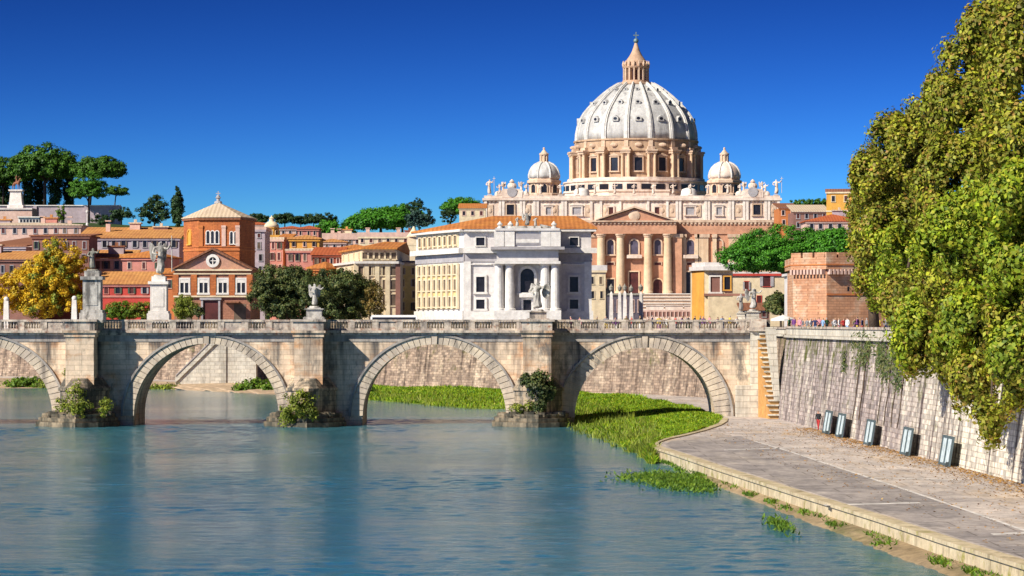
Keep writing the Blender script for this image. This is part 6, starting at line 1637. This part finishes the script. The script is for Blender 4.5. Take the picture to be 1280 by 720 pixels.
# pines on the left hill
pine('broad dark umbrella pine, tallest on the left hill, behind the monument', 56, 203, 46, 23, 930, 258, 'pine_far', 31, n_cl=260)
pine('dark umbrella pine cut by the left edge of the photo', 4, 214, 30, 18, 935, 258, 'pine_far', 32, n_cl=190)
pine('dark umbrella pine with a long flat crown right of the tallest one', 124, 208, 36, 13, 925, 260, 'pine_far', 33, 112, n_cl=200)
pine('bright green smaller pine in front of the dark hill pines', 110, 231, 26, 18, 900, 276, 'pine_light', 34, 111, n_cl=150)
pine('small flat pine right of the bright green one on the hill', 147, 237, 17, 7, 920, 268, 'pine_far', 35, 143, n_cl=80)
pine('thin dark umbrella pine between the tallest hill pine and the left edge', 30, 213, 24, 13, 950, 258, 'pine_far', 36, n_cl=120)
def cypress(label, px, yt, yb, w, D, seed, mat='dark', group='cypresses on the left hill'):
    s_ = D / FP; base = (X(px, D), D, Z(yb, D)); h = (yb - yt) * s_; L = []
    for i in range(7):
        t_ = (i + .5) / 7; rr = w * s_ / 2 * (.75 + .35 * math.sin(math.pi * min(1, t_ * 1.1)) - .45 * max(0, t_ - .65) / .35)
        L.append(((base[0], D, base[2] + h * (t_ * .95 + .03)), (rr, rr, h * .11)))
    tree('cypress', label, 'tree', base, [base, (base[0], D, base[2] + h * .3)], (.3, .2), L, M[mat], 150, 60, max(.5, w * s_ * .17), max(.2, w * s_ * .05), group, M['bark_pine'], seed, False, .5, 1.2)
cypress('slim dark cypress left of the octagonal drum roof', 221.5, 233, 283, 13, 760, 41)
cypress('dark cypress under the hill pines, left of the tallest trunk', 36, 212, 260, 15, 940, 42)
cypress('dark cypress under the hill pines, right of the tallest trunk', 69, 208, 260, 18, 938, 43)
cypress('dark cypress under the hill pines beside the bright green pine', 86, 210, 260, 15, 942, 44)
cypress('dark cypress cut by the left edge of the photo, beside the monument', 4, 218, 260, 16, 941, 45)
cypress('dark cypress right behind the monument pedestal', 49, 212, 260, 14, 944, 46)
def round_tree(label, px, py, rx, ry, D, yb, mat, seed, n_cl=110, per=60, name='round_tree', group=None, lob_n=6, cat='tree', cr=None, leaf=None, inner=.6, gz=None):
    s_ = D / FP; rg_ = random.Random(seed); L = []
    for i in range(lob_n):
        a = 2 * math.pi * i / lob_n + rg_.uniform(-.4, .4)
        L.append(((X(px + math.cos(a) * rx * .5, D), D + rg_.uniform(-.4, .4) * rx * s_, Z(py + math.sin(a) * ry * .5, D)), (rx * s_ * rg_.uniform(.42, .58), rx * s_ * .5, ry * s_ * rg_.uniform(.42, .58))))
    base = (X(px, D), D, gz if gz is not None else Z(yb, D)); c = Z(py, D); cr = cr or max(.4, rx * s_ * .16)
    return tree(name, label, cat, base, [base, (base[0], D, (base[2] + c) / 2), (base[0], D, c)], (max(.15, rx * s_ * .05), max(.1, rx * s_ * .035)), L, M[mat], n_cl, per, cr, leaf or cr * .33, group, None, seed, True, inner)
round_tree('round dark tree left of the slim cypress', 193, 262, 21, 19, 780, 283, 'dark', 51, group='dark trees along the skyline')
round_tree('small dark tree at the foot of the hill pines, right end', 152, 268, 16, 10, 860, 281, 'dark', 52, 70, group='dark trees along the skyline')
round_tree('small green tree in front of the lilac terrace wall', 77, 267, 6, 12, 850, 282, 'bush', 53, 40)
round_tree('low dark hedge-like tree right of the bright green pine', 128, 274, 15, 6, 850, 282, 'dark', 54, 50, group='dark trees along the skyline')
for i, (px, py, rx, ry) in enumerate(((322, 273, 10, 5), (356, 273, 11, 5), (376, 275, 8, 4), (392, 273, 9, 6), (409, 275, 9, 7), (412, 285, 13, 8), (300, 276, 12, 4), (438, 284, 10, 6))):
    round_tree(('dark skyline tree just right of the octagonal drum', 'dark skyline tree right of the yellow cupola', 'lowest dark skyline tree between its taller neighbours', 'dark skyline tree left of the green pine group, with a pointed top', 'dark skyline tree touching the left end of the green pine group', 'green tree below the left end of the pine group', 'dark skyline tree behind the drum roof', 'dark green tree at the foot of the pine group')[i], px, py, rx * 1.5, ry * 1.25, 1360 if i != 5 else 1150, py + ry + 6, 'dark' if i not in (5, 7) else 'pine', 60 + i, 110, 60, group='dark trees along the skyline')
pine('broad bright green pine of the group left of the basilica', 476, 273, 42, 13, 1180, 292, 'pine', 71, n_cl=240, lob_n=8)
pine('green pine in the middle of the group left of the basilica', 503, 266, 30, 11, 1200, 292, 'pine', 72, n_cl=170)
round_tree('tall dark cedar with layered boughs rising from the pine group', 519, 258, 12, 12, 1170, 292, 'dark', 73, 80, name='cedar', inner=.8)
round_tree('bluish dark cedar right of the pine group', 524, 274, 20, 14, 1165, 292, 'bluegreen', 74, 110, name='cedar')
pine('dark umbrella pine behind the cream house left of the basilica', 577, 257, 28, 11, 1300, 282, 'pine', 75, 562, n_cl=170)
round_tree('bushy dark tree below the umbrella pine left of the basilica', 560, 270, 12, 10, 1290, 284, 'dark', 76, 70)
round_tree('dark far tree on the skyline right of the basilica', 1000, 256, 16, 8, 1560, 270, 'pine_far', 77, 80, group='far trees right of the basilica')
round_tree('green far tree on the skyline beside the ochre tower house', 1022, 254, 15, 7, 1555, 270, 'pine_far', 78, 80, group='far trees right of the basilica')
# big umbrella pine on the right
pine('big bright green umbrella pine in front of the brick bastion', 985, 310, 86, 30, 400, 398, 'pine', 81, 988, n_cl=640, per=95, cr=.75, leaf=.125, lob_n=12, gz=STREET, r0=.42)
pine('smaller umbrella pine whose crown merges into the right side of the big one', 1046, 305, 36, 20, 392, 398, 'pine', 82, 1050, n_cl=200, per=75, cr=.75, leaf=.15, gz=STREET, r0=.3)
round_tree('dark round shrub under the umbrella pine, left of the brick bastion', 976, 381, 20, 15, 380, 398, 'oak', 83, 150, 70, 'shrub', cat='shrub', gz=STREET, leaf=.14)
# oaks by the bridge head
round_tree('broad dark oak behind the bridge, left of the pale figure', 359, 366, 45, 37, 494, 400, 'oak', 91, 560, 80, 'oak_tree', gz=STREET, leaf=.17, cr=.7, lob_n=9)
round_tree('dark oak behind the bridge, right of the pale figure', 424, 370, 52, 34, 488, 400, 'oak', 92, 580, 80, 'oak_tree', gz=STREET, leaf=.17, cr=.7, lob_n=9)
round_tree('small brownish tree at the right end of the dark oaks', 468, 376, 15, 26, 484, 400, 'brownleaf', 93, 70, 50, 'small_tree', gz=STREET, leaf=.14, cr=.5)
# yellow tree at the left
def yellow_tree():
    D = 548; L = [lob(74, 322, 26, 26, D), lob(60, 345, 36, 30, D), lob(30, 360, 30, 28, D), lob(92, 345, 20, 34, D), lob(85, 372, 26, 22, D), lob(50, 378, 30, 18, D), lob(5, 365, 24, 26, D), lob(-18, 370, 22, 24, D)]
    base = (X(58, D), D, STREET)
    tree('yellow_tree', 'tree with yellow autumn leaves at the left end of the bridge', 'tree', base, [base, (base[0] + .2, D, 12.5), (base[0] + .5, D, 16)], (.38, .2), L, M['autumn'], 520, 80, .75, .19, None, None, 95, True, .6, more=([L[0], L[1], L[4], L[5]], M['weed'], 110))
yellow_tree()
round_tree('light green bush in front of the brick church', 231, 384, 16, 16, 511, 400, 'weed', 101, 120, 60, 'bush', cat='bush', gz=STREET, leaf=.12, cr=.4)
round_tree('small dark bush right of the light green one, at the church door', 248, 389, 8, 7, 510, 400, 'oak', 102, 40, 45, 'bush', cat='bush', gz=STREET, leaf=.12, cr=.35)
round_tree('mixed green and yellow hedge bush between the two left pedestals', 150, 389, 22, 13, 535, 402, 'bush', 103, 190, 50, 'bush', cat='bush', gz=STREET, leaf=.12, cr=.4)
round_tree('yellowish hedge bush right of the mixed one', 178, 389, 18, 12, 534, 402, 'weed', 104, 150, 50, 'bush', cat='bush', gz=STREET, leaf=.12, cr=.4)

# plane trees along the river wall
def plane(label, tx, D, lobes, seed, n_cl, n_cl2, lobes2=None, trunk_r=(.55, .3), lean=0.0):
    base = (tx, D, STREET)
    tree('plane_tree', label, 'tree', base, [base, (tx - .2 + lean * .3, D, 12), (tx - .5 + lean * .7, D - .5, 15.5), (tx - .8 + lean, D - .8, 18)], trunk_r, lobes, M['plane'], int(n_cl * 4.6), 100, .62, .15, 'plane trees along the river wall', None, seed, True, .5, 1.5, up=.0, more=(lobes2 or lobes, M['plane2'], int(n_cl2 * 2.6)), gap=(3.2, -.6))
plane('farthest plane tree, its trunk in front of the brick bastion', 34.2, 291, [lob(1088, 262, 24, 40, 289), lob(1080, 318, 17, 40, 289), lob(1100, 345, 30, 40, 290), lob(1120, 250, 40, 60, 290), lob(1092, 215, 24, 28, 289)], 111, 170, 50)
plane('second plane tree, its boughs hanging over the river wall', 33.0, 236, [lob(1112, 172, 22, 26, 236), lob(1092, 226, 26, 34, 234), lob(1130, 215, 40, 60, 236), lob(1098, 300, 28, 44, 230), lob(1140, 310, 48, 60, 232), lob(1165, 150, 30, 34, 236), lob(1160, 400, 36, 50, 207), lob(1125, 385, 24, 36, 214), lob(1152, 440, 20, 26, 205)], 112, 330, 110, [lob(1105, 318, 34, 40, 228), lob(1140, 350, 40, 50, 222), lob(1150, 415, 34, 45, 205)])
plane('tallest plane tree, third from the bridge', 33.2, 203, [lob(1178, 122, 26, 30, 203), lob(1205, 82, 26, 30, 202), lob(1225, 45, 24, 30, 202), lob(1215, 150, 50, 60, 202), lob(1200, 240, 56, 70, 198), lob(1210, 340, 56, 70, 192), lob(1205, 430, 40, 46, 183), lob(1215, 478, 26, 32, 180), lob(1238, 510, 17, 36, 176), lob(1248, 20, 20, 24, 202)], 113, 420, 150, [lob(1200, 300, 50, 50, 190), lob(1225, 270, 46, 44, 190), lob(1205, 410, 40, 50, 182)])
plane('nearest plane tree, cut by the right edge of the photo', 34.2, 174, [lob(1264, 50, 22, 34, 174), lob(1275, 110, 40, 60, 174), lob(1285, 200, 50, 70, 172), lob(1285, 310, 52, 70, 170), lob(1280, 410, 44, 50, 166), lob(1262, 470, 22, 36, 165), lob(1290, 450, 28, 40, 164), lob(1340, 120, 50, 80, 174), lob(1350, 270, 50, 80, 172), lob(1330, 390, 40, 60, 168), lob(1290, 10, 24, 30, 174)], 114, 430, 170, [lob(1265, 250, 40, 44, 166), lob(1280, 330, 46, 60, 166), lob(1270, 440, 30, 40, 164)])
# ivy clinging to the river wall
def wall_ivy(label, px0, px1, yt, yb, seed, n_cl):
    rg_ = np.random.RandomState(seed); P = []
    path, t_ = smooth_path(NEAR_WALL, 90, 3)
    pxs = 640 + FP * path[:, 0] / path[:, 1]
    ok = [k for k in range(90) if px0 <= pxs[k] <= px1]
    base = (float(path[ok[len(ok) // 2]][0]), float(path[ok[len(ok) // 2]][1]), 5.0)
    t = thing('ivy', label, 'ivy', base, 'ivy on the river wall'); pts = []; nn = []
    for i in range(n_cl):
        k = rg_.uniform(ok[0], ok[-1]); k0 = int(k); f = k - k0; q = path[k0] * (1 - f) + path[min(k0 + 1, 89)] * f
        py = yt + (yb - yt) * rg_.rand() ** 1.5; z_ = EYE - (py - HOR) * q[1] / FP
        c = np.array([q[0] + .13 * (z_ - QZ) - .15, q[1], z_])
        m_ = rg_.normal(size=(45, 3)) * np.array([.10, .8, .45]); pts.append(c + m_); nn.append(np.tile([[-.85, -.3, .35]], (45, 1)) + rg_.normal(size=(45, 3)) * .4)
    P = np.concatenate(pts); N_ = np.concatenate(nn); N_ /= np.linalg.norm(N_, axis=1)[:, None]
    leaf_mesh('leaves', P, N_, .13, M['oak'], t, seed=seed)
    mb = MB(); 
    for i in range(4):
        q = path[int(rg_.uniform(ok[0], ok[-1]))]; mb.tube([(q[0] + .13 * (zz - QZ) - .06, q[1] + .3 * math.sin(zz * 2 + i), zz) for zz in np.linspace(2.5, 8.4, 6)], .04, 5)
    mb.build('stem', M['bark'], t)
wall_ivy('ivy patch on the river wall just below the plane tree boughs', 1082, 1126, 425, 480, 121, 34)
wall_ivy('thin ivy patch high on the river wall, nearer the bridge', 1040, 1082, 424, 458, 122, 16)

# ------------------------------------------------------------------ pale panels leaning on the river wall
path, t_ = smooth_path(NEAR_WALL, 400, 3)
pxs = 640 + FP * path[:, 0] / path[:, 1]
for i, (px, yb, lab) in enumerate(((1042, 545.5, 'farthest pale blue panel leaning on the river wall, close to its neighbour'), (1060, 549.5, 'second pale blue panel from the bridge, close to the farthest one'), (1097, 558, 'middle pale blue panel leaning alone on the river wall'), (1143, 571, 'pale blue panel under the hanging plane boughs, second nearest'), (1194, 586, 'nearest pale blue panel on the river wall, with a dark foot'))):
    k = int(np.argmin(abs(pxs - px))); q = path[k]; Tt = path[min(k + 2, 399)] - path[k - 2]; Tt = Tt / np.linalg.norm(Tt)
    # the panel's width runs along the wall (towards the viewer), its foot stands out from the wall
    an = math.atan2(-Tt[1], -Tt[0]) + math.pi  # along the wall, away from the viewer
    F = Fr(q[0] - .15, q[1], math.atan2(-Tt[1], -Tt[0]))
    F.N = (-abs(F.U[1]), F.U[0] * (1 if F.U[1] < 0 else -1))
    t = thing('leaning_panel', lab, 'panel', (q[0] - .8, q[1], QZ), 'pale panels leaning on the river wall')
    w, h = 3.9, 1.95
    def slab(mb, u0, u1, a, b, th0, th1):
        """Slab in the leaning plane: a..b up the slope, th0..th1 thickness."""
        lean = .42
        f = lambda u, s_, th: F.p(u, .50 - s_ * .16 + th, QZ + .02 + s_ * .985)
        vs = [f(u0, a, th0), f(u1, a, th0), f(u1, a, th1), f(u0, a, th1), f(u0, b, th0), f(u1, b, th0), f(u1, b, th1), f(u0, b, th1)]
        mb.add(vs, [(0, 1, 2, 3), (4, 7, 6, 5), (0, 4, 5, 1), (1, 5, 6, 2), (2, 6, 7, 3), (3, 7, 4, 0)])
    mb = MB()
    for a in (-w / 2, -.16, w / 2 - .3): slab(mb, a, a + .3, 0, h, 0, .12)
    slab(mb, -w / 2 + .301, -.161, 0, .16, 0, .1); slab(mb, .141, w / 2 - .301, 0, .16, 0, .1); slab(mb, -w / 2 + .301, -.161, h - .16, h, 0, .1); slab(mb, .141, w / 2 - .301, h - .16, h, 0, .1)
    mb.build('frame', plain('panel_frame', (.07, .10, .11), .5), t)
    for s_ in (0, 1):
        a = -w / 2 + .302 if s_ == 0 else .142
        mb = MB(); slab(mb, a, a + w / 2 - .46, .162, h - .162, .02, .07); mb.build('sheet', plain('panel_sheet', (.50, .58, .60), .5, .3, 3.0), t)
    mb = MB(); slab(mb, w / 2 - .25, w / 2 - .05, -.02, .3, .13, .3); mb.build('foot', plain('panel_foot', (.04, .05, .05), .6), t)

# ------------------------------------------------------------------ parasol, bus, people
def parasol():
    D = 330.0; c = X(979, D); t = thing('parasol', 'wide white parasol left of the brick bastion', 'parasol', (c, D, STREET))
    mb = MB(); mb.lathe(c, D, [(.3, STREET), (.28, STREET + .1), (.04, STREET + .12), (.035, Z(395, D))], 10); mb.build('pole', M['greytrim'], t)
    mb = MB(); R_ = 15.5 * D / FP; n = 16; zt_, ze = Z(393.5, D), Z(398.5, D); vs = [(c, D, zt_)]
    for i in range(n):
        a = 2 * math.pi * i / n; vs.append((c + R_ * math.cos(a), D + R_ * math.sin(a), ze))
    for i in range(n):
        a = 2 * math.pi * i / n; vs.append((c + R_ * math.cos(a), D + R_ * math.sin(a), ze - .22))
    mb.add(vs, [(0, 1 + i, 1 + (i + 1) % n) for i in range(n)] + [(1 + i, 1 + n + i, 1 + n + (i + 1) % n, 1 + (i + 1) % n) for i in range(n)]); mb.build('canopy', plain('parasol_cloth', (.75, .72, .68), .8, .05), t)
parasol()
def bus():
    D = 476.0; F = Fr(0, D); xa, xb = X(463, D), X(522, D); z0 = STREET
    t = thing('white_van', 'long white van roof showing above the bridge parapet below the cream palace', 'van', ((xa + xb) / 2, D, z0))
    wb = plain('van_white', (.78, .77, .75), .35, .04); zt_ = Z(393.8, D)
    mb = MB(); mb.box(F, xa, xb, -2.4, 0, z0 + .3, zt_ - .25); mb.box(F, xa + .15, xb - .15, -2.3, -.1, zt_ - .249, zt_); mb.build('body', wb, t)
    mb = MB(); mb.box(F, xa + .3, xb - .3, .003, .02, zt_ - .75, zt_ - .34); mb.build('window_band', M['glass'], t)
    for u in (xa + 1.0, xb - 1.0):
        mb = MB(); mb.tube([(u, D + .35, z0 + .3), (u, D - .06, z0 + .3)], .3, 14); mb.build('wheel', plain('tyre', (.02, .02, .02), .8), t)
bus()
person((G(1023, 538, QZ)[0], G(1023, 538, QZ)[1], QZ), 'person in a black top and red trousers walking on the quay by the river wall', 'black', 'red', 'dark', 2, -.6, h=1.02)
# people behind the parapets
rp = random.Random(77)
cn = list(CL)
used = set()
def crowd(spots, where, group, zf, refs):
    for i, (px, D) in enumerate(spots):
        for _ in range(50):
            s_ = rp.choice(cn); q = rp.choice([c for c in cn if c != s_]); h_ = rp.choice(list(HAIRS))
            if (s_, q, h_, where) not in used: break
        used.add((s_, q, h_, where))
        person((X(px, D), D, zf), '%s-haired person in %s top %s %s' % (h_, s_, where, refs(px)), s_, q, h_, rp.randrange(3), rp.uniform(-2.6, 2.6), group, rp.uniform(.94, 1.05))
def ref_bridge(px):
    return 'before the white palace' if px < 742 else 'below the obelisk lamps' if px < 805 else 'below the basilica steps' if px < 868 else 'below the gatehouse' if px < 925 else 'beside the pale figure by the bastion'
def ref_wall(px):
    return 'below the dark shrub' if px < 1000 else 'below the pale bastion face' if px < 1034 else 'below the right bastion face' if px < 1080 else 'beside the plane trunk'
sp = [(x_ + rp.uniform(-2.5, 2.5), BD + rp.uniform(1.2, 5)) for x_ in (712, 726, 748, 757, 771, 783, 792, 802, 811, 817, 826, 834, 838, 846, 853, 862, 866, 874, 881, 889, 897, 903, 912, 919)]
crowd(sp, 'on the bridge', 'people crossing the bridge', STREET + .16, ref_bridge)
sw = [(x_ + rp.uniform(-2, 2), rp.uniform(300, 318)) for x_ in (986, 992, 998, 1003, 1008, 1014, 1019, 1024, 1029, 1034, 1040, 1045, 1050, 1056, 1061, 1066, 1072, 1077, 1083, 1094, 1100, 1107)]
crowd(sw, 'behind the river wall', 'people behind the river wall', STREET, ref_wall)
